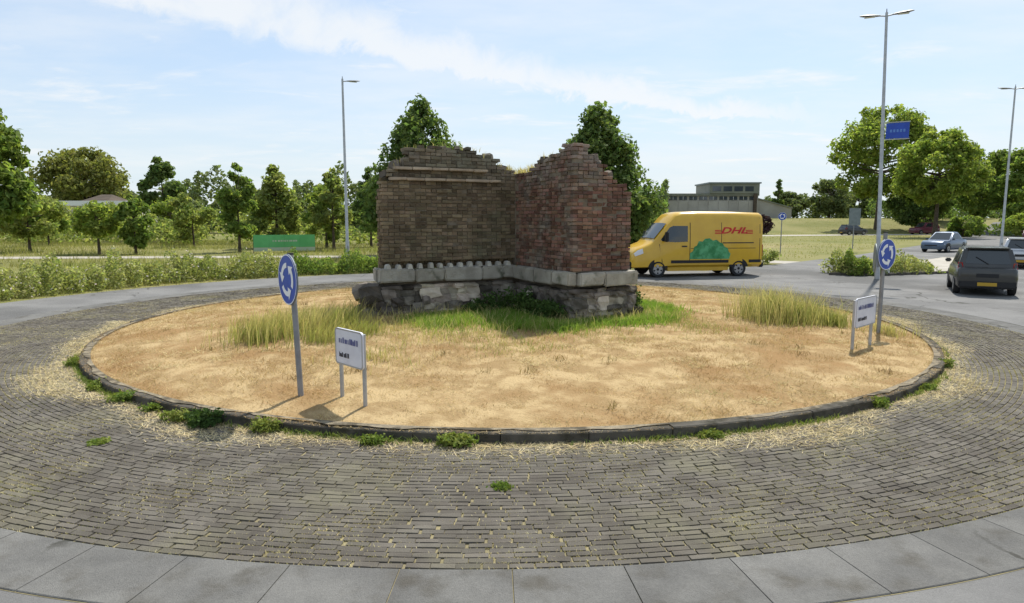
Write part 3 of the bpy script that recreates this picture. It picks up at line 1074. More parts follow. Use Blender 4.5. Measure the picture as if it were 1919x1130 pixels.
# dry tufts in the joints of the pavers
allp = np.array([(p[0], p[1]) for p in pav])
sel = rng.integers(0, len(allp), 340000)
rr = allp[sel, 0] + rng.choice([-1, 1], len(sel)) * .0376 + rng.normal(0, .005, len(sel))
aa = allp[sel, 1] + rng.uniform(-.5, .5, len(sel)) * .190 / rr
side = rng.random(len(sel)) < .05
rr = np.where(side, allp[sel, 0] + rng.uniform(-.05, .05, len(sel)), rr)
aa = np.where(side, allp[sel, 1] + .095 / rr, aa)
x, y = AX + rr * np.cos(aa), CY + rr * np.sin(aa)
pn = vnoise(x, y, 2.3, 21) * .6 + vnoise(x, y, 7, 22) * .4
keep = (rng.random(len(x)) < np.clip((pn - .36) * 2.4, .12, 1)) & (y < 27) & (np.hypot(x - CX, y - CY) > 8.9)
x, y = x[keep], y[keep]
o = blades('joint_tufts', np.stack([x, y, np.full(len(x), .002)], 1), rng.uniform(.010, .024, len(x)), rng.uniform(.006, .015, len(x)), MT['strawlitter'], .9)
tag(o, kind='stuff')

# weeds along the kerb
weeds = [(-3.72, 7.80, .30, .2, .26, 'nettle', 'dark green weed spilling over the kerb nearest the left signs'),
         (-4.15, 8.02, .16, .12, .22, 'weed', 'yellow-green weed against the kerb, just left of the dark weed'),
         (-2.88, 7.60, .19, .13, .23, 'weed', 'spiky yellow-green weed at the kerb below the blue arrow sign'),
         (-.62, 7.12, .22, .09, .15, 'weed', 'bright green weed at the middle of the near kerb'),
         (-1.55, 7.18, .14, .08, .12, 'weed', 'small brownish green weed at the kerb left of centre'),
         (2.3, 7.40, .15, .08, .10, 'weed', 'flat green weed on the pavers right of centre by the kerb'),
         (4.86, 8.62, .12, .09, .18, 'weed', 'green weed growing out under the right part of the kerb'),
         (6.05, 9.55, .16, .1, .12, 'weed', 'low weed on the straw below the right end of the kerb'),
         (7.3, 11.0, .15, .1, .2, 'weed', 'green weed at the far right turn of the kerb'),
         (-6.0, 9.55, .2, .14, .16, 'weed', 'weed in the straw at the left turn of the kerb'),
         (-5.3, 8.92, .22, .12, .2, 'weed', 'leafy weed against the kerb halfway along its left curve'),
         (-4.7, 8.45, .14, .1, .14, 'weed', 'small weed between two larger ones on the left kerb'),
         (-7.4, 11.1, .14, .12, .2, 'weed', 'pale weed at the leftmost point of the kerb'),
         (-.1, 5.95, .03, .03, .035, 'weed', 'tiny weed alone in the paver joints in front of the island'),
         (-4.6, 7.2, .07, .05, .035, 'weed', 'thin flat weed on the pavers left of the dark weed')]
for x, y, rx, ry, h, m, lab in weeds:
    leafy('weed', lab, 'weed', x, y, .01, rx, ry, h, int(260 + 1800 * rx), .035 if rx < .2 else .045, MT[m], 12, 'weeds along the kerb')


# ------------------------------------------------------------------ signs
def disc_sign(t, c, nrm, r, front=True):
    """round blue sign plate with three white arrows chasing each other"""
    nrm = Vector((nrm[0], nrm[1], 0)).normalized()
    ax = Vector((0, 0, 1)).cross(nrm).normalized()
    up = Vector((0, 0, 1))
    c = Vector(c)
    fn = lambda a, b, q: c + ax * a + up * b + nrm * q
    circ = lambda rr, n=40: [(rr * math.cos(2 * math.pi * k / n), rr * math.sin(2 * math.pi * k / n)) for k in range(n)]
    MB().prism(circ(r), fn, -.018, -.002).build('sign_back_plate', MT['signback'], t)
    if not front: return
    MB().prism(circ(r * .985), fn, -.002, .004).build('sign_disc', MT['signblue'], t)
    rim = MB()
    o_, i_ = circ(r * .985), circ(r * .945)
    vs = [fn(a, b, .006) for a, b in o_] + [fn(a, b, .006) for a, b in i_]
    rim.add(vs, [(k, (k + 1) % 40, 40 + (k + 1) % 40, 40 + k) for k in range(40)])
    rim.build('sign_rim', MT['signwhite'], t, fix=False)
    for q in range(3):
        a0 = R(90 + 120 * q)
        mb = MB()
        ro, ri = r * .66, r * .46
        n = 8
        vs = []
        for k in range(n + 1):
            a = a0 + R(70) * k / n
            vs += [fn(ro * math.cos(a), ro * math.sin(a), .0075), fn(ri * math.cos(a), ri * math.sin(a), .0075)]
        fs = [(2 * k, 2 * k + 2, 2 * k + 3, 2 * k + 1) for k in range(n)]
        ae, rm = a0 + R(70), (ro + ri) / 2
        b = len(vs)
        vs += [fn(r * .82 * math.cos(ae), r * .82 * math.sin(ae), .0075), fn(r * .30 * math.cos(ae), r * .30 * math.sin(ae), .0075),
               fn(rm * math.cos(ae + R(36)), rm * math.sin(ae + R(36)), .0075)]
        fs.append((b, b + 2, b + 1))
        mb.add(vs, fs).build('arrow', MT['signwhite'], t, fix=False)


def round_sign(label, base, top, c, nrm, r, extra=None, rad=.038):
    t = tag(empty('roundabout_sign', base), label, 'road sign', 'blue roundabout signs on the island')
    rel = lambda p: Vector(p) - Vector(base)
    tp_ = rel(top)
    MB().tube([(0, 0, -.2), tp_ * .5, tp_], rad, 12).build('post', MT['post'], t, smooth=40)
    MB().tube([tp_, tp_ + Vector((0, 0, .02))], rad * 1.1, 12).build('post_cap', MT['black'], t)
    disc_sign(t, rel(c), nrm, r)
    mb = MB()
    n_ = Vector((nrm[0], nrm[1], 0)).normalized()
    for dz in (-.18, .18):
        q = rel(c) + Vector((0, 0, dz))
        mb.box(-.04, .04, -.06, .035, -.02, .02, Matrix.Translation(q - n_ * .05) @ Matrix.Rotation(math.atan2(n_.y, n_.x) - math.pi / 2, 4, 'Z'))
    mb.build('bracket', MT['steel'], t)
    if extra:
        disc_sign(t, rel(extra[0]), extra[1], extra[2], False)
    return t


round_sign('round blue arrow sign on a leaning grey post, left front of the island',
           (-2.785, 8.6, .2), (-2.86, 8.62, 2.03), (-2.89, 8.56, 1.71), (-.78, -.62), .33)
round_sign('round blue arrow sign on a grey pole at the right edge of the island',
           (7.42, 13.34, .22), (7.42, 13.32, 2.2), (7.43, 13.24, 1.78), (.52, -.85), .31, ((7.27, 13.40, 1.70), (-.92, .4), .29))


def panel_sign(label, p0, p1, z0, z1, zt):
    """small white panel on two legs"""
    p0, p1 = Vector((*p0, 0)), Vector((*p1, 0))
    d = (p1 - p0); W = d.length; d.normalize()
    ang = math.atan2(d.y, d.x)
    gz = float(island_z(p0.x, p0.y))
    t = tag(empty('notice_panel', (p0.x, p0.y, gz), ang), label, 'sign', 'white two-legged panels on the island')
    for u in (.03, W - .03):
        mb = MB()
        mb.tube([(u, .02, -.15), (u, .02, z1 - .03)], .027, 10).build('leg', MT['steel'], t, smooth=40)
    rr = .05
    def rrect(a0, a1, b0, b1, r_):
        pts = []
        for cx, cy, s_ in ((a1 - r_, b1 - r_, 0), (a0 + r_, b1 - r_, 90), (a0 + r_, b0 + r_, 180), (a1 - r_, b0 + r_, 270)):
            for k in range(5):
                a = R(s_ + 90 * k / 4)
                pts.append((cx + r_ * math.cos(a), cy + r_ * math.sin(a)))
        return pts
    fn = lambda a, b, q: Vector((a, q, b))
    MB().prism(rrect(-.02, W + .02, z0, z1, rr), fn, -.03, -.006).build('panel', MT['panel'], t)
    mb = MB()
    rim_o, rim_i = rrect(-.02, W + .02, z0, z1, rr), rrect(0, W, z0 + .02, z1 - .02, rr * .7)
    n = len(rim_o)
    mb.add([fn(a, b, -.032) for a, b in rim_o] + [fn(a, b, -.032) for a, b in rim_i], [(k, (k + 1) % n, n + (k + 1) % n, n + k) for k in range(n)])
    mb.build('panel_border', MT['steel'], t, fix=False)
    # the print is too worn to read: a broad line above, a short dark line below
    for nm, zc, hh, a0, a1, m in (('print_line', z0 + (z1 - z0) * .68, .075, .08, W * .86, MT['inkblue']), ('print_line', z0 + (z1 - z0) * .28, .062, .08, W * .5, MT['ink'])):
        mb = MB()
        a = a0
        while a < a1:
            ww = random.choice((.012, .016, .02, .03))
            b0, b1 = zc - hh / 2, zc + hh / 2
            if random.random() < .4: b1 -= hh * .25
            mb.add([fn(a, b0, -.034), fn(a + ww, b0, -.034), fn(a + ww, b1, -.034), fn(a, b1, -.034)], [(0, 1, 2, 3)])
            a += ww + random.choice((.005, .008, .02))
        mb.build(nm, m, t, fix=False)
    return t


panel_sign('small white notice panel on two legs beside the left blue sign', (-2.26, 8.54), (-1.83, 8.10), .45, .92, .9)
panel_sign('small white notice panel on two legs beside the right sign pole', (5.96, 11.49), (6.62, 12.1), .38, .90, .9)


# ------------------------------------------------------------------ street lamps
def lamp(label, x, y, h, arms, yaw, r0=.09):
    t = tag(empty('street_lamp', (x, y, float(terrain(x, y))), yaw), label, 'street lamp', 'tall grey street lamps')
    MB().tube([(0, 0, -.3), (0, 0, 1.2), (0, 0, 1.25), (0, 0, h)], [r0, r0, r0 * .8, r0 * .5], 12).build('pole', MT['steel'], t, smooth=40)
    MB().box(-.05, .05, -r0 - .008, -r0 + .02, .5, .95).build('door', MT['post'], t)
    MB().tube([(0, 0, h), (0, 0, h + .14)], [.02, .012], 6).build('photocell', MT['black'], t)
    for sgn in arms:
        mb = MB()
        mb.tube([(0, 0, h - .14), (sgn * .26, 0, h - .10)], .028, 8)
        mb.build('arm', MT['steel'], t)
        mb = MB()
        rings = []
        for a, w_, th, dz in ((.22, .06, .05, 0), (.34, .10, .075, .01), (.6, .14, .08, .03), (.82, .12, .06, .05), (.95, .05, .03, .062)):
            rings.append([(sgn * a, w_ * math.cos(q), h - .10 + dz + th * .5 * math.sin(q)) for q in [2 * math.pi * k / 10 for k in range(10)]])
        mb.loft(rings).build('lamp_head', MT['post'], t, smooth=50)
        MB().box(min(sgn * .4, sgn * .78), max(sgn * .4, sgn * .78), -.08, .08, h - .128, h - .118).build('lamp_glass', MT['chrome'], t)
    return t


L1 = lamp('tall double-armed grey street lamp carrying a small blue banner', 14.98, 27.3, 10.5, (1, -1), R(-20), .10)
L1.rotation_euler = (0, R(-1.6), R(-20))
lamp('tall double-armed grey street lamp at the far right behind the cars', 30.4, 41.6, 10.35, (1, -1), R(-10), .09)
lamp('tall grey street lamp with one short head, standing behind the left hedge', -9.23, 37.54, 10.0, (1,), R(25), .11)
bn = tag(empty('lamp_banner', (14.8, 27.3, .0), R(-32)), 'small blue rectangular banner fixed high on the double-armed lamp', 'banner')
MB().box(.12, .92, -.012, .012, 5.62, 6.22).build('cloth', MT['signblue'], bn)
MB().box(.05, .95, -.018, .018, 6.235, 6.265).box(.05, .95, -.018, .018, 5.575, 5.605).build('bracket', MT['steel'], bn)
mb = MB()
for i in range(5):
    mb.box(.26 + i * .115, .33 + i * .115, -.016, -.013, 5.86, 5.97)
mb.build('print_line', mat('print_pale_blue', (.10, .22, .55), rough=.5), bn)


def thin_post(name, label, x, y, h, fn):
    t = tag(empty(name, (x, y, float(terrain(x, y)))), label, 'road sign')
    MB().tube([(0, 0, -.2), (0, 0, h)], .035, 8).build('post', MT['post'], t, smooth=40)
    fn(t, h)
    return t


def back_plate(t, h):
    MB().prism([(-.42, 0), (.42, 0), (.42, 1.25), (-.42, 1.25)], lambda a, b, q: (a, q, b + h - 1.25), -.07, -.045).build('sign_back_plate', MT['signback'], t)
    mb = MB()
    for dz in (.25, 1.0): mb.box(-.3, .3, -.044, -.032, h - 1.25 + dz, h - 1.25 + dz + .05)
    mb.build('bracket', MT['steel'], t)


thin_post('traffic_sign', 'grey back of a tall rectangular traffic sign on a thin post by the footpath', 25.13, 49.38, 3.2, back_plate)
thin_post('traffic_sign', 'small round blue traffic sign on a thin post behind the yellow van', 18.92, 47.15, 2.9, lambda t, h: disc_sign(t, (0, -.06, h - .3), (-.3, -1), .28))


def bollard(label, x, y):
    t = tag(empty('bollard', (x, y, 0), R(-30)), label, 'bollard')
    MB().tube([(0, 0, -.1), (0, 0, .85), (0, 0, .9)], [.1, .09, .05], 12).build('body', MT['signwhite'], t, smooth=40)
    disc_sign(t, (0, -.12, .62), (0, -1), .16)
    return t


bollard('short white bollard with a blue disc among the bushes of the splitter island', 16.5, 29.3)

# ------------------------------------------------------------------ green hoarding on the left
hd = tag(empty('green_hoarding', (-18.5, 47.9, 0), R(20.7)), 'long low green hoarding board behind the rose hedge', 'hoarding')
for i in range(4):
    MB().box(i * 1.06 + .004, i * 1.06 + 1.056, -.03, .0, .38, 1.28).build('panel', MT['bannergreen'], hd)
MB().box(0, 4.24, -.05, -.031, .10, .37).build('skirting_board', MT['bannerpale'], hd)
for i in range(5):
    MB().box(i * 1.055 - .03, i * 1.055 + .03, .001, .07, -.2, 1.2).build('post', MT['bark'], hd)
mb = MB()
a = 1.3
while a < 3.0:
    ww = random.uniform(.05, .14)
    mb.box(a, a + ww, -.036, -.031, .78, .90)
    a += ww + random.uniform(.03, .1)
mb.build('print_line', MT['bannerpale'], hd)


# ------------------------------------------------------------------ vehicles (x forward, y left, z up)
def wheel(t, x, y, r, w, sgn):
    """tyre, with its rim as a sub-part"""
    def lathe(prof, n=24):
        rings = []
        for (yy, rr) in prof:
            rings.append([(x + rr * math.cos(2 * math.pi * k / n), y + sgn * yy, r + rr * math.sin(2 * math.pi * k / n)) for k in range(n)])
        return MB().loft(rings)
    ty = lathe([(-w, r * .66), (-w, r * .94), (-w * .75, r), (-w * .2, r), (0, r * .95), (.004, r * .82), (-.01, r * .66)]).build('tyre', MT['tyre'], t, smooth=40)
    ty.name = 'wheel'
    lathe([(-.06, .02), (-.02, r * .12), (-.035, r * .45), (-.004, r * .62), (-.03, r * .66)]).build('rim', MT['rim'], ty, smooth=30)
    mb = MB()
    for k in range(5):
        a = 2 * math.pi * k / 5 + .3
        p = [(r * .16, -.05), (r * .56, -.075), (r * .56, .075), (r * .16, .05)]
        ca_, sa_ = math.cos(a), math.sin(a)
        q = [(pa * ca_ - pb * sa_, pa * sa_ + pb * ca_) for pa, pb in p]
        mb.prism(q, lambda a_, b_, tt: (x + a_, y + sgn * tt, r + b_), -.028, -.002)
    mb.build('spokes', MT['rim'], ty)


def arch(t, x, y, r, sgn, m):
    """dark wheel opening"""
    n, zc = 18, .34
    poly = [(x + r * math.cos(R(170 - 160 * k / n)), zc + r * math.sin(R(170 - 160 * k / n))) for k in range(n + 1)]
    MB().prism(poly, lambda a, b, q: (a, y + sgn * q, b), -.10, .003).build('wheel_arch', m, t)


def text_mesh(s_, size, m, shear=0.0, depth=.004, bold=0.0):
    cu = bpy.data.curves.new('lettering', 'FONT')
    cu.body = s_; cu.size = size; cu.shear = shear; cu.extrude = depth; cu.offset = bold
    cu.align_x = 'CENTER'; cu.align_y = 'CENTER'; cu.resolution_u = 3
    o = bpy.data.objects.new('lettering', cu)
    me = bpy.data.meshes.new_from_object(o)
    bpy.data.objects.remove(o)
    me.materials.clear(); me.materials.append(m)
    return me


def make_van(x, y, yaw):
    t = tag(empty('delivery_van', (x, y, 0), yaw), 'yellow high-roofed delivery van with red lettering and a green side print, passing behind the ruin', 'van')
    FR = [0, 0, .05, .30, .58, .86, .955, 1.0, 1.0]
    ST = [(-2.95, .46, 2.50, .90, .86), (-2.92, .42, 2.64, .955, .88), (-2.80, .40, 2.71, .985, .89), (-1.6, .40, 2.75, 1.0, .90), (0, .40, 2.755, 1.0, .90), (.75, .40, 2.73, 1.0, .90), (1.02, .40, 2.64, 1.0, .89),
          (1.20, .40, 2.48, 1.0, .885), (1.36, .40, 2.30, 1.0, .875), (1.66, .40, 1.94, 1.0, .88), (1.98, .40, 1.56, .995, .90), (2.10, .40, 1.45, .99, .91), (2.45, .40, 1.32, .975, .90),
          (2.72, .40, 1.20, .95, .88), (2.86, .40, 1.06, .92, .86), (2.93, .42, .86, .88, .84), (2.94, .44, .6, .86, .84)]
    WID = lambda w, wt: [0, .88 * w, w, w, .985 * w, wt + .02, wt - .035, wt * .80, 0]

    def ring(s_):
        X, zb, zt, w, wt = s_
        ys = WID(w, wt)
        half = [(X, yy, zb + f * (zt - zb) + (.02 if i == 8 else 0)) for i, (yy, f) in enumerate(zip(ys, FR))]
        return half + [(a, -b, c) for a, b, c in reversed(half[1:-1])]

    MB().loft([ring(s_) for s_ in ST]).build('body', MT['yellow'], t, smooth=42)

    def sy(X, z):
        xs = [s_[0] for s_ in ST]
        zb, zt, w, wt = [float(np.interp(X, xs, [s_[i] for s_ in ST])) for i in (1, 2, 3, 4)]
        return float(np.interp((z - zb) / (zt - zb), [.05, .30, .58, .86, .955], [w, w, .985 * w, wt + .02, wt - .035]))

    def side(name, poly, m, sgn, out=.008, th=.02, parent=t):
        """a thin piece that follows the curved side wall: cut into upright strips"""
        x0, x1 = min(p[0] for p in poly), max(p[0] for p in poly)
        nx_ = max(1, min(16, int((x1 - x0) / .09)))
        xs_ = sorted(set([x0 + (x1 - x0) * (i + (.02 if i == 0 else -.02 if i == nx_ else 0)) / nx_ for i in range(nx_ + 1)] + [min(max(p[0], x0 + .02 * (x1 - x0) / nx_), x1 - .02 * (x1 - x0) / nx_) for p in poly]))
        nz = max(1, min(6, int((max(p[1] for p in poly) - min(p[1] for p in poly)) / .1)))
        outer, inner = [], []
        for X in xs_:
            hit = []
            for i in range(len(poly)):
                (ax_, az_), (bx_, bz_) = poly[i], poly[(i + 1) % len(poly)]
                if min(ax_, bx_) - 1e-9 <= X <= max(ax_, bx_) + 1e-9 and abs(ax_ - bx_) > 1e-9:
                    hit.append(az_ + (bz_ - az_) * (X - ax_) / (bx_ - ax_))
            lo_, hi_ = min(hit), max(hit)
            for k in range(nz + 1):
                z = lo_ + (hi_ - lo_) * k / nz
                outer.append((X, sgn * (sy(X, z) + out), z)); inner.append((X, sgn * (sy(X, z) - th), z))
        n1, w_ = len(outer), nz + 1
        fs = []
        for i in range(len(xs_) - 1):
            for k in range(nz):
                q = (i * w_ + k, (i + 1) * w_ + k, (i + 1) * w_ + k + 1, i * w_ + k + 1)
                fs += [q, tuple(n1 + j for j in reversed(q))]
        rim_ = [i * w_ for i in range(len(xs_))] + [(len(xs_) - 1) * w_ + k for k in range(1, w_)] + [i * w_ + nz for i in range(len(xs_) - 2, -1, -1)] + [k for k in range(nz - 1, 0, -1)]
        for i in range(len(rim_)):
            p, q = rim_[i], rim_[(i + 1) % len(rim_)]
            fs.append((p, q, n1 + q, n1 + p))
        return MB().add(outer + inner, fs).build(name, m, parent)

    for sgn in (1, -1):
        side('side_window', [(.52, 1.50), (1.10, 1.48), (1.62, 1.52), (1.70, 1.58), (1.30, 2.10), (1.16, 2.16), (.52, 2.16)], MT['glass'], sgn)
        side('door_seam', [(.40, .62), (.43, .62), (.43, 2.30), (.40, 2.30)], MT['black'], sgn, .003)
        side('door_seam', [(1.62, .62), (1.65, .62), (1.775, 1.40), (1.745, 1.40)], MT['black'], sgn, .003)
        side('panel_seam', [(-2.6, 1.20), (.38, 1.20), (.38, 1.222), (-2.6, 1.222)], MT['black'], sgn, .002)
        side('panel_seam', [(-1.02, .62), (-.995, .62), (-.995, 2.3), (-1.02, 2.3)], MT['black'], sgn, .002)
        side('rubbing_strip', [(-1.35, .60), (1.25, .60), (1.25, .72), (-1.35, .72)], MT['black'], sgn, .025)
        side('rubbing_strip', [(-2.86, .60), (-2.30, .60), (-2.30, .72), (-2.86, .72)], MT['black'], sgn, .025)
        side('door_handle', [(.55, 1.28), (.78, 1.28), (.78, 1.33), (.55, 1.33)], MT['black'], sgn, .03)
        for wx in (1.82, -1.84):
            arch(t, wx, sgn * .992, .44, sgn, MT['black'])
            wheel(t, wx, sgn * 1.0, .345, .22, sgn)
        side('rear_seam', [(-2.80, .62), (-2.775, .62), (-2.775, 2.5), (-2.80, 2.5)], MT['black'], sgn, .002)
        side('slide_rail', [(-2.5, 1.42), (-1.06, 1.42), (-1.06, 1.46), (-2.5, 1.46)], MT['black'], sgn, .012)
        # mirror
        mr = MB().box(1.50, 1.62, sgn * 1.22 - .11, sgn * 1.22 + .11, 1.50, 1.92).build('mirror', MT['black'], t, bevel=.03)
        MB().box(1.54, 1.58, min(sgn * .96, sgn * 1.14), max(sgn * .96, sgn * 1.14), 1.52, 1.58).build('mirror_arm', MT['black'], mr)
        # head lamps and tail lamps
        hp = [(2.46, 1.02), (2.80, .90), (2.86, 1.0), (2.70, 1.14), (2.48, 1.22)]
        side('headlight', hp, MT['chrome'], sgn, .012)
        MB().box(-2.975, -2.93, min(sgn * .80, sgn * .92), max(sgn * .80, sgn * .92), .85, 1.35).build('tail_light', MT['redlamp'], t)
    # windscreen: follows the sloping front
    us = np.linspace(-1, 1, 7)
    vs, fs = [], []
    for X in (1.40, 1.66, 1.93):
        xs = [s_[0] for s_ in ST]
        zt, wt = float(np.interp(X, xs, [s_[2] for s_ in ST])), float(np.interp(X, xs, [s_[4] for s_ in ST]))
        for u in us:
            yy = u * (wt * .80 + .06)
            vs.append((X + .02 + .012 * (1 - u * u), yy, zt + .016 + .02 * (1 - abs(u)) - .05 * max(0, abs(u) - .9)))
    for i in range(2):
        for k in range(6):
            fs.append((i * 7 + k, i * 7 + k + 1, i * 7 + 8 + k, i * 7 + 7 + k))
    MB().add(vs, fs).build('windscreen', MT['glass'], t, smooth=60)
    mb = MB()
    for yy in (-.25, .45):
        mb.tube([(1.99, yy, 1.60), (1.72, yy - .45, 1.92)], .012, 5)
    mb.build('wiper', MT['black'], t)
    MB().box(2.88, 2.99, -.86, .86, .34, .66).build('front_bumper', MT['black'], t, bevel=.05)
    MB().box(2.885, 2.955, -.55, .55, .70, .98).build('grille', MT['black'], t, bevel=.02)
    MB().box(2.985, 2.995, -.26, .26, .46, .57).build('plate', MT['plate'], t)
    MB().box(-3.03, -2.86, -.93, .93, .38, .58).build('rear_bumper', MT['black'], t, bevel=.03)
    MB().box(-1.40, 1.35, -.90, .90, .26, .42).build('sill', MT['yellow'], t)
    # print on the sides
    for sgn in (1, -1):
        me = text_mesh('DHL', .46, MT['vanred'], .35, .003, .012)
        o = link('lettering', me, t, loc=(-1.55, sgn * (sy(-1.55, 1.93) + .008), 1.95))
        o.scale = (1.35, .80, 1)
        # tilt with the wall: text x runs along the side, read from outside
        ey = Vector((0, -sgn * .10, 1)).normalized()
        ex = Vector((-sgn, 0, 0))
        ez = ex.cross(ey)
        o.rotation_euler = Matrix((ex, ey, ez)).transposed().to_euler()
        for zz in (1.82, 1.885, 1.95):
            for xa, xb in ((-2.45, -2.12), (-.98, -.70)):
                side('stripe', [(xa, zz), (xb, zz), (xb, zz + .035), (xa, zz + .035)], MT['vanred'], sgn, .006)
        top = [(.42, .76), (.40, 1.02), (.28, 1.10), (.22, 1.28), (.10, 1.34), (.02, 1.52), (-.14, 1.50), (-.26, 1.62), (-.46, 1.64), (-.62, 1.54), (-.78, 1.58),
               (-.94, 1.46), (-1.06, 1.42), (-1.16, 1.28), (-1.30, 1.22), (-1.36, 1.05), (-1.44, .98), (-1.38, .76)]
        side('tree_print', top, MT['vangreen'], sgn, .005)
    return t


make_van(7.75, 29.3, R(180 + 10))


def make_car(label, x, y, yaw, paint, L=4.1, W=1.74, H=1.5, kind='hatch', group=None, name='parked_car'):
    t = tag(empty(name, (x, y, float(terrain(x, y))), yaw), label, 'car', group)
    hw, belt = W / 2, .62 * H
    xr, xf = -L / 2, L / 2
    if kind == 'hatch':
        rt, rb, ft, fb, nose = xr + .42, xr + .10, xf - 1.75, xf - .95, .76
        tail = belt
    elif kind == 'suv':
        rt, rb, ft, fb, nose = xr + .34, xr + .08, xf - 1.75, xf - 1.10, .95
        tail = belt
    else:
        rt, rb, ft, fb, nose = xr + 1.25, xr + .62, xf - 1.95, xf - 1.15, .78
        tail = belt * 1.0
    FR = [0, 0, .14, .48, .86, 1.0, 1.0]

    def ring(X, zb, zt, w):
        ys = [0, .86 * w, .97 * w, w, .975 * w, .90 * w, 0]
        half = [(X, a, zb + f * (zt - zb)) for a, f in zip(ys, FR)]
        return half + [(a, -b, c) for a, b, c in reversed(half[1:-1])]
    S = [(xr, .36, tail * .80, hw * .84), (xr + .03, .30, tail * .93, hw * .91), (xr + .12, .24, tail * .985, hw * .96), (xr + .5, .20, belt, hw * .995), (0, .19, belt * .985, hw),
         (fb - .1, .19, belt * .975, hw), (fb + .25, .20, belt * .95, hw * .985), (xf - .35, .22, nose + .06, hw * .94), (xf - .10, .25, nose - .04, hw * .86), (xf, .34, nose - .16, hw * .76)]
    MB().loft([ring(*s_) for s_ in S]).build('body', paint, t, smooth=45)
    # cabin
    bz = belt - .05
    wb, wt = hw * .945, hw * .74
    C = [Vector((rb, wb, bz)), Vector((fb, wb * .97, bz)), Vector((ft, wt, H)), Vector((rt, wt, H))]
    Cr = [Vector((p.x, -p.y, p.z)) for p in C]
    mb = MB()
    mid = lambda q, f: q + Vector((0, 0, f))
    mb.add(C + Cr + [Vector(((rt + ft) / 2, wt * .9, H + .035)), Vector(((rt + ft) / 2, -wt * .9, H + .035))],
           [(0, 1, 2, 3), (7, 6, 5, 4), (1, 5, 6, 2), (4, 0, 3, 7), (0, 4, 5, 1), (3, 2, 8), (2, 6, 9, 8), (6, 7, 9), (7, 3, 8, 9)])
    mb.build('cabin', paint, t, bevel=.05, seg=2, smooth=50)

    def pane(nm, a, b, c, d, u0, u1, v0, v1, n=4, out=.007):
        """glass pane lying on the quad a-b-c-d (a,b bottom; c,d top)"""
        nrm = (b - a).cross(d - a).normalized()
        cen = (a + b + c + d) / 4
        if nrm.dot(cen - Vector((0, 0, bz))) < 0: nrm = -nrm
        at_ = lambda u, v: (a * (1 - u) + b * u) * (1 - v) + (d * (1 - u) + c * u) * v
        P = [at_(u0 + .02, v0), at_(u1 - .02, v0), at_(u1, v0 + .08), at_(u1 - .01, v1 - .06), at_(u1 - .05, v1), at_(u0 + .05, v1), at_(u0 + .01, v1 - .06), at_(u0, v0 + .08)]
        m_ = MB()
        k = len(P)
        m_.add([p + nrm * out for p in P] + [p - nrm * .02 for p in P], [tuple(range(k))] + [(i, (i + 1) % k, k + (i + 1) % k, k + i) for i in range(k)])
        return m_.build(nm, MT['glass'], t)
    pane('rear_window', C[0], Cr[0], Cr[3], C[3], .10, .90, .20, .90)
    pane('windscreen', C[1], Cr[1], Cr[2], C[2], .06, .94, .12, .93)
    for A in (C, Cr):
        pane('side_window', A[0], A[1], A[2], A[3], .12, .46, .17, .88)
        pane('side_window', A[0], A[1], A[2], A[3], .49, .86, .17, .88)
    # details
    for sgn in (1, -1):
        for wx in (xf - .82, xr + .72):
            arch(t, wx, sgn * hw * .985, .37, sgn, MT['black'])
            wheel(t, wx, sgn * hw, .30, .19, sgn)
        mr = MB().box(fb - .30, fb - .16, min(sgn * hw * .95, sgn * (hw + .14)), max(sgn * hw * .95, sgn * (hw + .14)), belt + .0, belt + .13).build('mirror', paint, t, bevel=.03)
        zt0, zt1 = (.60, 1.06) if kind != 'sedan' else (.62, .84)
        MB().add([(xr - .02 + q, sgn * yy, zz) for q, yy, zz in ((.02, hw * .70, zt0), (.17, hw * .96, zt0), (.30, hw * .93, zt1), (.14, hw * .80, zt1))] +
                 [(xr + .2 + q, sgn * yy, zz) for q, yy, zz in ((.02, hw * .68, zt0), (.17, hw * .90, zt0), (.30, hw * .86, zt1), (.14, hw * .76, zt1))],
                 [(0, 1, 2, 3), (7, 6, 5, 4), (0, 4, 5, 1), (1, 5, 6, 2), (2, 6, 7, 3), (3, 7, 4, 0)]).build('tail_light', MT['redlamp'], t)
        MB().add([(xf - .30, sgn * hw * .93, .58), (xf - .06, sgn * hw * .70, .56), (xf - .10, sgn * hw * .62, .68), (xf - .34, sgn * hw * .92, .74),
                  (xf - .40, sgn * hw * .80, .58), (xf - .2, sgn * hw * .6, .56), (xf - .2, sgn * hw * .55, .68), (xf - .44, sgn * hw * .80, .72)],
                 [(0, 1, 2, 3), (7, 6, 5, 4), (0, 4, 5, 1), (1, 5, 6, 2), (2, 6, 7, 3), (3, 7, 4, 0)]).build('headlight', MT['chrome'], t)
    MB().box(xr - .035, xr + .2, -hw * .90, hw * .90, .26, .50).build('rear_bumper', MT['black'] if kind != 'sedan' else paint, t, bevel=.04)
    MB().box(xf - .22, xf + .03, -hw * .76, hw * .76, .24, .46).build('front_bumper', paint, t, bevel=.04)
    MB().box(xf - .08, xf + .01, -.42, .42, .48, .56).build('grille', MT['black'], t)
    MB().box(xr - .046, xr - .036, -.26, .26, .33, .44).build('plate', MT['plate'], t)
    MB().box(xr - .010, xr + .1, -.30, .30, .60, .72).build('plate_recess', MT['black'], t)
    if kind == 'hatch':
        MB().box(rt - .12, rt + .10, -wt * .88, wt * .88, H - .025, H + .012).build('roof_spoiler', paint, t, bevel=.01)
        p = C[0].lerp(C[3], .20)
        MB().tube([(p.x - .03, -.02, p.z), (C[0].lerp(C[3], .55).x - .03, .32, C[0].lerp(C[3], .55).z)], .012, 5).build('wiper', MT['black'], t)
        MB().tube([(xr - .06, -hw * .55, .22), (xr + .3, -hw * .55, .22)], .028, 8).build('exhaust', MT['rim'], t)
    return t


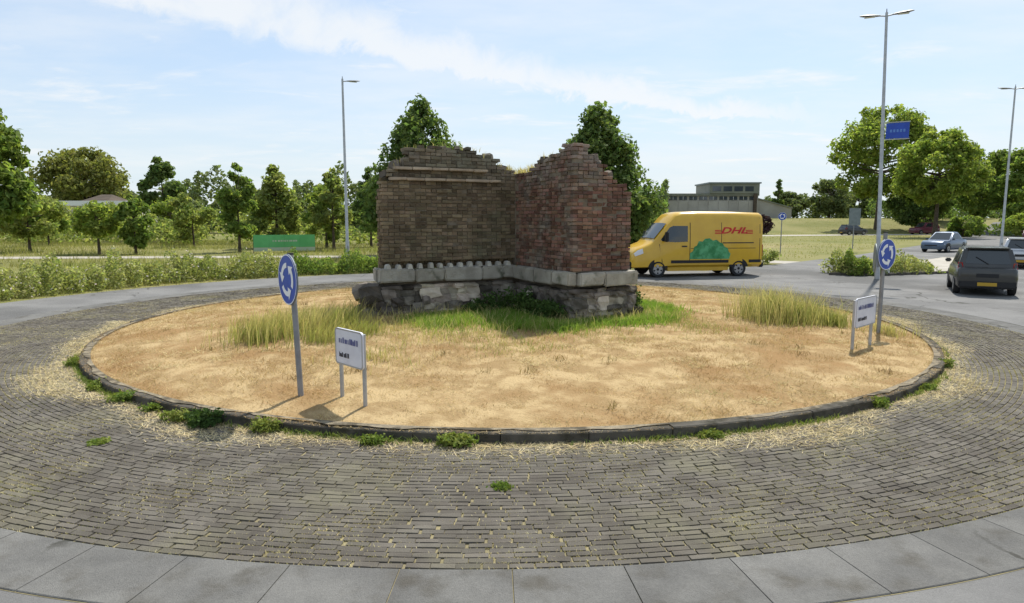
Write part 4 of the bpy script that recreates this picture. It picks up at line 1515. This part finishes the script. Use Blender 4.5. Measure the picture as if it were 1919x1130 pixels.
make_car('dark grey hatchback seen from behind, driving away at the right edge of the roundabout', 16.1, 22.9, R(61), MT['carblack'], 3.75, 1.70, 1.53, 'hatch', name='moving_car')
make_car('blue-grey saloon car coming towards the roundabout behind the dark hatchback', 31.9, 49.5, R(214), MT['carblue'], 3.9, 1.7, 1.45, 'sedan', name='moving_car')
make_car('pale silver car half cut off by the right edge, beyond the dark hatchback', 26.3, 34.4, R(52), MT['carsilver'], 4.3, 1.76, 1.48, 'hatch', name='moving_car')
make_car('dark maroon off-road car on the far road at the foot of the bank', 62.6, 102.0, R(192), MT['carmaroon'], 4.2, 1.8, 1.75, 'suv', name='moving_car')
make_car('small dark car far off on the road behind the grey traffic sign', 50.0, 98.4, R(12), MT['carblack'], 3.9, 1.7, 1.5, 'hatch', name='moving_car')
make_car('red-brown car on the far right between the tree trunks', 60.5, 78.0, R(230), MT['carmaroon'], 4.2, 1.75, 1.45, 'hatch', name='moving_car')

# ------------------------------------------------------------------ buildings
bl = tag(empty('grey_building', (28, 150, 2.0)), 'long low grey concrete building with a taller dark block on top, behind the yellow van', 'building')
MB().box(0, 26.8, .25, 14, -3, 5.7).build('wall', MT['wallpanel'], bl)
MB().box(-7, -.01, .2, 13, -3, 5.2).build('wall', MT['wallpanel'], bl)
pm = MB().box(.02, 2.21, -.0, .245, -3, 4.2).mesh('wall_panel', MT['wallpanel'], bevel=.015, seg=1)
for i in range(12):
    link('wall_panel', pm, bl, loc=(i * 2.233, 0, 0))
MB().box(-.1, 26.9, -.12, .2, 5.35, 5.85).build('parapet', MT['walldark'], bl)
for i in range(12):
    w_ = MB().box(i * 2.233 + .25, i * 2.233 + 1.98, .1, .26, 4.45, 5.2).build('window', MT['window'], bl)
    MB().box(i * 2.233 + 1.08, i * 2.233 + 1.15, .07, .1, 4.45, 5.2).build('window_bar', MT['fascia'], w_)
rb = MB().box(15.8, 26.8, -.35, 11, 5.86, 8.0).build('roof_block', MT['walldark'], bl)
MB().box(15.5, 27.1, -.6, 11.2, 8.0, 8.3).build('roof_edge', MT['signback'], rb)
for i in range(4):
    MB().box(16.4 + i * 2.4, 18.3 + i * 2.4, -.37, -.30, 6.3, 7.4).build('window', MT['window'], rb)
MB().box(25.6, 26.3, -.42, -.05, -3, 5.8).build('dark_pier', MT['rooftile'], bl)
MB().prism([(27.0, -3), (34.5, -3), (34.5, 2.6), (27.0, 4.6)], lambda a, b, q: (a, q, b), .6, 9).build('annex', MT['wallpanel'], bl)
MB().prism([(26.95, 4.6), (34.7, 2.55), (34.7, 2.75), (26.95, 4.85)], lambda a, b, q: (a, q, b), .3, 9.2).build('annex_roof', MT['walldark'], bl)

hs = tag(empty('low_house', (-59, 88, 0)), 'low pale house with white eaves and brown roof, far off among the left trees', 'house')
MB().box(0, 9.5, 0, 6, -.2, 4.2).build('wall', MT['render'], hs)
MB().box(-.3, 9.8, -.3, 6.3, 4.05, 4.7).build('eaves', MT['fascia'], hs)
MB().add([(2.6, .3, 4.71), (6.2, .3, 4.71), (6.2, 5.7, 4.71), (2.6, 5.7, 4.71), (3.7, 3, 5.6), (5.2, 3, 5.6)], [(0, 1, 5, 4), (1, 2, 5), (2, 3, 4, 5), (3, 0, 4), (0, 3, 2, 1)]).build('roof', MT['rooftile'], hs)
for i in range(4):
    w_ = MB().box(.8 + i * 2.2, 2.2 + i * 2.2, -.04, .05, 1.3, 3.1).build('window', MT['window'], hs)
    MB().box(.75 + i * 2.2, 2.25 + i * 2.2, -.07, -.02, 1.18, 1.29).build('sill', MT['fascia'], w_)


# ------------------------------------------------------------------ trees
def tree(name, label, x, y, h, r, base, m, n, size, shape='round', trunk=.16, group=None, blobs=22, br=.34, lean=0.0, cat='tree'):
    """trunk, limbs that carry leaf clumps, leaves scattered through the clumps"""
    z0 = float(terrain(x, y))
    t = tag(empty(name, (x, y, z0), random.uniform(0, 6.28)), label, cat, group)
    ch = h - base
    C = []
    tries = 0
    while len(C) < blobs and tries < 4000:
        tries += 1
        f = random.random()
        if shape == 'round': rad = math.sqrt(max(0, 1 - (2 * f - 1) ** 2))
        elif shape == 'cone': rad = min(1.0, (1 - f) ** .85 * 1.25 + .06) * min(1, f * 5 + .6)
        elif shape == 'column': rad = min(1, (1 - f) * 2.4 + .15) * min(1, f * 4 + .5)
        elif shape == 'vase': rad = (.55 + .45 * math.sin(min(1, f * 1.15) * math.pi * .62)) * (1 if f < .78 else math.sqrt(max(0, 1 - ((f - .78) / .24) ** 2)))
        else: rad = min(1, f * 3 + .4) * math.sqrt(max(0, 1 - max(0, f - .4) ** 2 / .4))
        a = random.uniform(0, 6.283)
        q = math.sqrt(random.uniform(.2, 1)) * rad
        p = Vector((r * q * math.cos(a) * .88 + lean * f, r * q * math.sin(a) * .88, base + ch * (.06 + .90 * f)))
        b = br * r * random.uniform(.62, 1.2) * (.5 + .5 * rad)
        if any((p - c).length < .5 * (b + bb) * .8 for c, bb in C) and random.random() < .8: continue
        C.append((p, b))
    # trunk
    mb = MB()
    k = 5
    pts = [Vector((random.gauss(0, .03) * h * .1 * i / k + lean * .4 * i / k, random.gauss(0, .03) * h * .1 * i / k, -.2 + (base + ch * .62) * i / k)) for i in range(k + 1)]
    mb.tube(pts, [trunk * (1.25 if i == 0 else 1 - .72 * i / k) for i in range(k + 1)], 8)
    mb.build('trunk', MT['bark'], t, smooth=60)
    mb = MB()
    for p, b in C:
        zs = max(base * .75, min(p.z - .25 * Vector((p.x, p.y)).length - .1, base + ch * .55))
        f = min(1, max(.05, (zs + .2) / (base + ch * .62)))
        i = min(k - 1, int(f * k)); s0 = pts[i].lerp(pts[i + 1], f * k - i)
        m_ = s0.lerp(p, .55) + Vector((0, 0, -.04 * (p - s0).length))
        mb.tube([s0, m_, p], [trunk * .36, trunk * .2, trunk * .06], 5, cap=False)
    mb.build('limb', MT['bark'], t, smooth=60)
    # leaves
    wts = np.array([b ** 2 for _, b in C]); wts /= wts.sum()
    idx = rng.choice(len(C), n, p=wts)
    cc = np.array([c[:] for c, _ in C]); bb = np.array([b for _, b in C])
    d = rng.normal(0, 1, (n, 3)); d /= np.linalg.norm(d, axis=1)[:, None]
    rad = bb[idx] * np.power(rng.random(n), .42) * (1 + .30 * np.sin(d[:, 0] * 7 + idx) * np.sin(d[:, 2] * 6 + idx * 2))
    pos = cc[idx] + d * rad[:, None] * np.array([1, 1, .80])
    link('crown', leaf_mesh('crown', pos, np.full(n, size), m, .45, d), t)
    return t


GL = 'young trees in the field on the left'
tree('broadleaf_tree', 'large dark-trunked tree cut off by the left edge of the photo', -29.2, 37.5, 8.7, 2.8, 1.9, MT['leaf_mid'], 13000, .30, 'round', .22, GL, 60, .30)
tree('broadleaf_tree', 'broad round olive-green tree, far off on the left above the low house', -69.5, 110, 13.6, 7.2, 2.5, MT['leaf_olive'], 11000, .55, 'round', .4, 'big far trees', 46, .30)
tree('young_tree', 'slim young tree with a spiky dark crown on a bare trunk, standing alone', -39.0, 75.4, 9.4, 2.5, 3.6, MT['leaf_dark'], 3600, .42, 'cone', .16, GL, 22, .34)
tree('fruit_tree', 'low spreading fruit tree beside the big tree at the left edge', -35.6, 49.4, 4.0, 2.5, 1.1, MT['leaf_spray'], 4200, .26, 'round', .12, GL, 22, .36)
tree('fruit_tree', 'low bushy fruit tree with a short dark trunk in front of the low house', -28.7, 46.5, 3.35, 1.9, 1.15, MT['leaf_light'], 3400, .24, 'round', .12, GL, 18, .38)
tree('columnar_tree', 'narrow dark column-shaped tree just right of the low house', -26.1, 46.4, 4.2, 1.0, .35, MT['leaf_mid'], 2800, .24, 'column', .10, GL, 20, .5)
tree('fruit_tree', 'small vase-shaped tree between the column-shaped trees', -27.8, 58.5, 4.4, 1.7, .7, MT['leaf_spray'], 2600, .26, 'vase', .10, GL, 16, .4)
tree('columnar_tree', 'tall narrow tree with a leafy base just left of the green hoarding', -20.1, 49.4, 6.6, 1.25, .3, MT['leaf_mid'], 4200, .26, 'column', .12, GL, 26, .46)
tree('broadleaf_tree', 'dense pointed tree directly behind the green hoarding', -19.6, 56.0, 6.9, 2.5, .5, MT['leaf_spray'], 6000, .30, 'cone', .16, GL, 32, .34)
tree('broadleaf_tree', 'feathery bright tree left of the single-headed lamp', -15.5, 56.0, 5.2, 2.0, .4, MT['leaf_light'], 3800, .28, 'round', .12, GL, 22, .36)
tree('young_tree', 'upright tree with a dark trunk right at the single-headed lamp post', -14.0, 52.6, 6.4, 1.7, 1.5, MT['leaf_spray'], 3200, .28, 'cone', .13, GL, 22, .36)
tree('young_tree', 'dark tree peeping out left of the ruin behind the lamp', -12.2, 58.0, 6.8, 1.6, 1.3, MT['leaf_dark'], 2800, .28, 'cone', .12, GL, 20, .4)
tree('fruit_tree', 'small far fruit tree behind the low bushy one', -41.5, 60.0, 3.9, 2.0, 1.0, MT['leaf_mid'], 2600, .28, 'round', .1, GL, 16, .38)
tree('fruit_tree', 'small rounded tree between the lone spiky tree and the vase-shaped tree', -35.5, 70.0, 4.6, 2.4, .8, MT['leaf_light'], 2800, .32, 'round', .1, GL, 18, .36)
tree('fruit_tree', 'low olive tree far back beneath the round olive crown', -50.5, 72.0, 4.8, 2.6, .9, MT['leaf_spray'], 3000, .32, 'round', .1, GL, 18, .36)
GR = 'pointed trees rising behind the ruin'
tree('lime_tree', 'dense pointed tree rising behind the left half of the ruin', -6.0, 45, 10.3, 4.2, 1.2, MT['leaf_dark'], 19000, .27, 'cone', .2, GR, 110, .26)
tree('lime_tree', 'dense pointed tree rising behind the right half of the ruin', 5.5, 44, 10.0, 4.2, .9, MT['leaf_dark'], 19000, .27, 'cone', .2, GR, 110, .26)
GB = 'big trees on the right'
tree('broadleaf_tree', 'big light green spreading tree behind the double-armed lamp', 62.0, 114, 20.8, 8.6, 5.0, MT['leaf_light'], 16000, .52, 'round', .5, GB, 62, .25)
tree('broadleaf_tree', 'light green tree on a clear dark trunk, right of the blue lamp banner', 54.2, 86, 13.4, 5.4, 4.0, MT['leaf_light'], 15000, .40, 'round', .30, GB, 60, .27)
tree('broadleaf_tree', 'full green tree to the left of the far right lamp', 72.5, 104, 13.0, 5.6, 2.4, MT['leaf_mid'], 9000, .46, 'round', .3, GB, 36, .3)
tree('broadleaf_tree', 'full green tree cut by the right edge behind the far right lamp', 73.0, 95, 12.2, 5.2, 1.8, MT['leaf_mid'], 9000, .44, 'round', .3, GB, 36, .3)
tree('broadleaf_tree', 'dark shaded tree behind the clear-trunked light green tree', 67.5, 112, 9.5, 5.0, .8, MT['leaf_dark'], 6500, .48, 'round', .25, GB, 30, .32)
tree('broadleaf_tree', 'low dark tree between the trunks of the two light green trees', 77.0, 124, 8.0, 5.4, .6, MT['leaf_dark'], 6500, .5, 'round', .25, GB, 30, .32)
tree('broadleaf_tree', 'outermost dark tree low down at the right edge', 83.5, 108, 9.5, 5.4, .6, MT['leaf_dark'], 6500, .5, 'round', .25, GB, 30, .32)
tree('broadleaf_tree', 'round dark tree far off between the grey building and the big lamp', 79.2, 168, 9.5, 5.6, .8, MT['leaf_far'], 6000, .6, 'round', .3, 'big far trees', 30, .32)
tree('broadleaf_tree', 'smaller dark tree left of the round one, beside the end of the grey building', 71.5, 174, 6.6, 4.2, .5, MT['leaf_far'], 4500, .6, 'round', .3, 'big far trees', 24, .34)
tree('broadleaf_tree', 'far tree showing just left of the big lamp pole', 88.5, 172, 7.6, 5.0, .5, MT['leaf_far'], 4500, .6, 'round', .3, 'big far trees', 24, .34)
tree('conifer', 'small pointed conifer standing over the sloping annex of the grey building', 65.2, 165, 9.6, 1.5, .5, MT['leaf_dark'], 2200, .5, 'cone', .2, None, 20, .5)
tree('bush', 'dark bush between the ruin and the front of the yellow van', 9.0, 48.5, 3.7, 2.0, .2, MT['leaf_dark'], 3600, .26, 'round', .1, None, 22, .38, cat='bush')
tree('bush', 'dark maroon-leaved bush on the bank just right of the van', 38.6, 103, 3.3, 1.5, .2, mat('leaf_maroon', (.045, .022, .028), (.07, .035, .035), rough=.8, rnd=.3, trans=.2), 1200, .34, 'cone', .1, None, 14, .45, cat='bush')
tree('bush', 'rounded bush low beneath the far right lamp', 59.5, 88.5, 2.6, 2.3, .1, MT['leaf_mid'], 2600, .34, 'round', .1, 'bushes under the right-hand trees', 20, .36, cat='bush')
tree('bush', 'pale green bush at the right edge above the silver car', 62.5, 82.0, 3.0, 2.4, .1, MT['leaf_light'], 2600, .32, 'round', .1, 'bushes under the right-hand trees', 20, .36, cat='bush')
tree('bush', 'small weedy bush on the verge right of the van', 13.6, 36.2, .75, .8, .02, MT['leaf_hedge'], 900, .12, 'round', .03, None, 12, .45, cat='bush')


# ---- far-off wood: reads as one mass
def wood(name, spans, m, n, size):
    P, D = [], []
    for (x0, x1, y, z0, z1) in spans:
        k = int(n * (x1 - x0) / sum(s_[1] - s_[0] for s_ in spans))
        xx = rng.uniform(x0, x1, k)
        top = z1 * (.70 + .22 * np.sin(xx * .23 + y) + .13 * np.sin(xx * .71 + 2) + .08 * np.sin(xx * 1.9))
        zz = z0 + (top - z0) * np.power(rng.random(k), .6)
        yy = y + rng.uniform(-1, 1, k) * 4 * np.sqrt(np.clip(1 - (zz / (top + .1)) ** 2, 0, 1)) + 1.6 * np.sin(xx * .9)
        P.append(np.stack([xx, yy, zz + terrain(xx, yy)], 1))
    P = np.concatenate(P)
    o = link(name, leaf_mesh(name, P, np.full(len(P), size), m, .5, rng.normal(0, .5, P.shape) + np.array([0, -.6, .3])))
    return tag(o, kind='stuff')


wood('distant_wood', [(-130, -12, 142, 0, 12.5), (-95, -8, 112, 0, 7.5), (-12, 34, 150, 0, 8.5), (60, 170, 185, -2, 6.5), (170, 420, 230, -2, 9)], MT['leaf_far'], 80000, .8)
wood('field_scrub', [(-66, -38, 76, 0, 4.4), (-50, -30, 66, 0, 2.6), (-34, -10, 64, 0, 3.4), (-12, 8, 62, 0, 3.0)], MT['leaf_spray'], 16000, .32)
wood('roadside_scrub', [(70, 105, 130, 0, 4.0), (66, 84, 92, 0, 2.0), (84, 130, 112, 0, 5.0)], MT['leaf_dark'], 12000, .45)


# ---- hedges and bushes by the road
def hedge(name, label, pts, w, h, n, size, m, flowers=0, cat='hedge', group=None):
    P = np.array(pts, float)
    t = tag(empty(name, (*P[0], 0)), label, cat, group)
    seg = np.linalg.norm(np.diff(P, axis=0), axis=1); cum = np.concatenate([[0], np.cumsum(seg)])

    def sample(k, inner):
        s_ = rng.uniform(0, cum[-1], k)
        x = np.interp(s_, cum, P[:, 0]); y = np.interp(s_, cum, P[:, 1])
        i = np.clip(np.searchsorted(cum, s_) - 1, 0, len(seg) - 1)
        d = (P[i + 1] - P[i]) / seg[i][:, None]
        nn = np.stack([-d[:, 1], d[:, 0]], 1)
        mod = .72 + .20 * np.sin(s_ * 2.3 + 1) + .14 * np.sin(s_ * 5.1) + .08 * np.sin(s_ * 11.0)
        a = rng.uniform(0, np.pi, k)
        q = np.power(rng.random(k), inner)
        across, up = np.cos(a) * q, np.sin(a) * q
        lump = 1 + .18 * np.sin(s_ * 8.3 + a * 4)
        return np.stack([x + nn[:, 0] * across * w / 2 * lump - P[0, 0], y + nn[:, 1] * across * w / 2 * lump - P[0, 1], .03 + up * h * mod * lump], 1)
    pos = sample(n, .35)
    link('foliage', leaf_mesh('foliage', pos, np.full(n, size), m, .55), t)
    mb = MB()
    for p in sample(160, .9):
        mb.tube([(p[0], p[1], -.05), (p[0] + random.gauss(0, .08), p[1] + random.gauss(0, .08), p[2] * .9)], [.012, .005], 4, cap=False)
    mb.build('stems', MT['bark'], t)['kind'] = 'stuff'
    if flowers:
        fp = sample(flowers, .08)
        o = link('flowers', leaf_mesh('flowers', fp, np.full(flowers, .07), MT['petal'], 1.0), t)
        o['kind'] = 'stuff'
    return t


hedge('rose_hedge', 'long bushy pale-flowered hedge along the outer edge of the road on the left',
      [(-21, 12.5), (-18.5, 16), (-16.9, 19.6), (-15.8, 22.2), (-14.9, 24.4), (-13.6, 26.8), (-12.0, 28.2), (-10.2, 29.2)], 2.3, 1.12, 34000, .095, MT['leaf_hedge'], 1500)
hedge('low_hedge', 'darker low hedge continuing the flowered hedge towards the ruin', [(-9.9, 29.6), (-8.4, 30.4), (-6.6, 31.1), (-4.2, 31.7), (-1, 32.1)], 1.7, .98, 15000, .09, MT['leaf_mid'])
hedge('splitter_bushes', 'low straggling bushes on the traffic island where the right-hand road begins', [(14.3, 29.7), (15.6, 29.9), (17.2, 30.2), (19.0, 30.7)], 1.9, .95, 6500, .10, MT['leaf_hedge'], 0, 'bushes')
hedge('splitter_bushes', 'darker round bush at the left tip of the splitter island', [(14.6, 29.3), (15.2, 29.3), (15.9, 29.4)], 1.3, .95, 3600, .09, MT['leaf_mid'], 0, 'bushes')

# kerbed splitter island and its pale paving
sp = [A0 + Vector(p) for p in ((-.6, 2.2, 0), (1.2, 1.7, 0), (5.2, 3.0, 0), (9.6, 8.4, 0), (13.5, 13.6, 0), (12.3, 14.4, 0), (6.6, 8.8, 0), (2.0, 4.6, 0))]
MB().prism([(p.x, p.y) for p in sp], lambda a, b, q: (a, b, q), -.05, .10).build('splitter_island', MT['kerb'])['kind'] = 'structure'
ins = Vector((sum(p.x for p in sp) / 8, sum(p.y for p in sp) / 8, 0))
MB().prism([tuple((ins + (p - ins) * .93)[:2]) for p in sp], lambda a, b, q: (a, b, q), .05, .106).build('splitter_paving', MT['tiles'])['kind'] = 'structure'

# ---- meadow grass on the fields
def meadow(name, n, x0, x1, y0, y1, h0, h1, w, pad):
    x, y = rng.uniform(x0, x1, n), rng.uniform(y0, y1, n)
    r_ = np.hypot(x, y - 16)
    keep = pad(x, y, r_) & (rng.random(n) < np.clip(1.4 * vnoise(x, y, .35, 31), .1, 1))
    x, y = x[keep], y[keep]
    o = blades(name, np.stack([x, y, terrain(x, y) - .02], 1), rng.uniform(h0, h1, len(x)), rng.uniform(w * .6, w * 1.3, len(x)), MT['meadow'], .45)
    return tag(o, kind='stuff')


meadow('meadow_grass', 70000, -62, -2, 32, 74, .12, .42, .035, lambda x, y, r: (r > 20) & ~((np.abs(y - np.interp(x, [-60, -35, -13, 0], [38, 41.8, 43.2, 42.6])) < 1.7)) & (np.abs(x / y) < .85))
meadow('bank_grass', 50000, 12, 110, 40, 132, .05, .2, .05, lambda x, y, r: (np.abs((x - 14.5) * .772 - (y - 27) * .635) > 6.2) & (np.abs(y - np.interp(x, [10, 26, 48, 64, 80, 120], [88, 92, 98, 101, 103, 104])) > 3.1) & (np.abs(x / y) < .85) & (r > 29))
x, y = disc_points(16000, 15.4, 20.5, a0=1.35, a1=3.3)
keep = np.array([math.hypot(a, b - 16) > road_out(math.degrees(math.atan2(b - 16, a)) % 360) + .05 for a, b in zip(x, y)])
x, y = x[keep], y[keep]
o = blades('verge_grass', np.stack([x, y, np.full(len(x), -.01)], 1), rng.uniform(.04, .22, len(x)), rng.uniform(.01, .02, len(x)), MT['meadow'], .6)
tag(o, kind='stuff')
# dry verge between the ring road and the path on the right
x, y = disc_points(14000, 17.5, 27, a0=.75, a1=1.5)
keep = np.array([math.hypot(a, b - 16) > road_out(math.degrees(math.atan2(b - 16, a)) % 360) + .1 and abs((a - 14.5) * .772 - (b - 27) * .635) > 6.6 for a, b in zip(x, y)])
keep &= np.abs(y - np.interp(x, [0, 9, 14.5, 17.2], [42.6, 41.2, 38.6, 36.2])) > 1.4
x, y = x[keep], y[keep]
o = blades('verge_grass', np.stack([x, y, np.full(len(x), -.01)], 1), rng.uniform(.03, .12, len(x)), rng.uniform(.012, .022, len(x)), MT['meadow'], .6)
tag(o, kind='stuff')
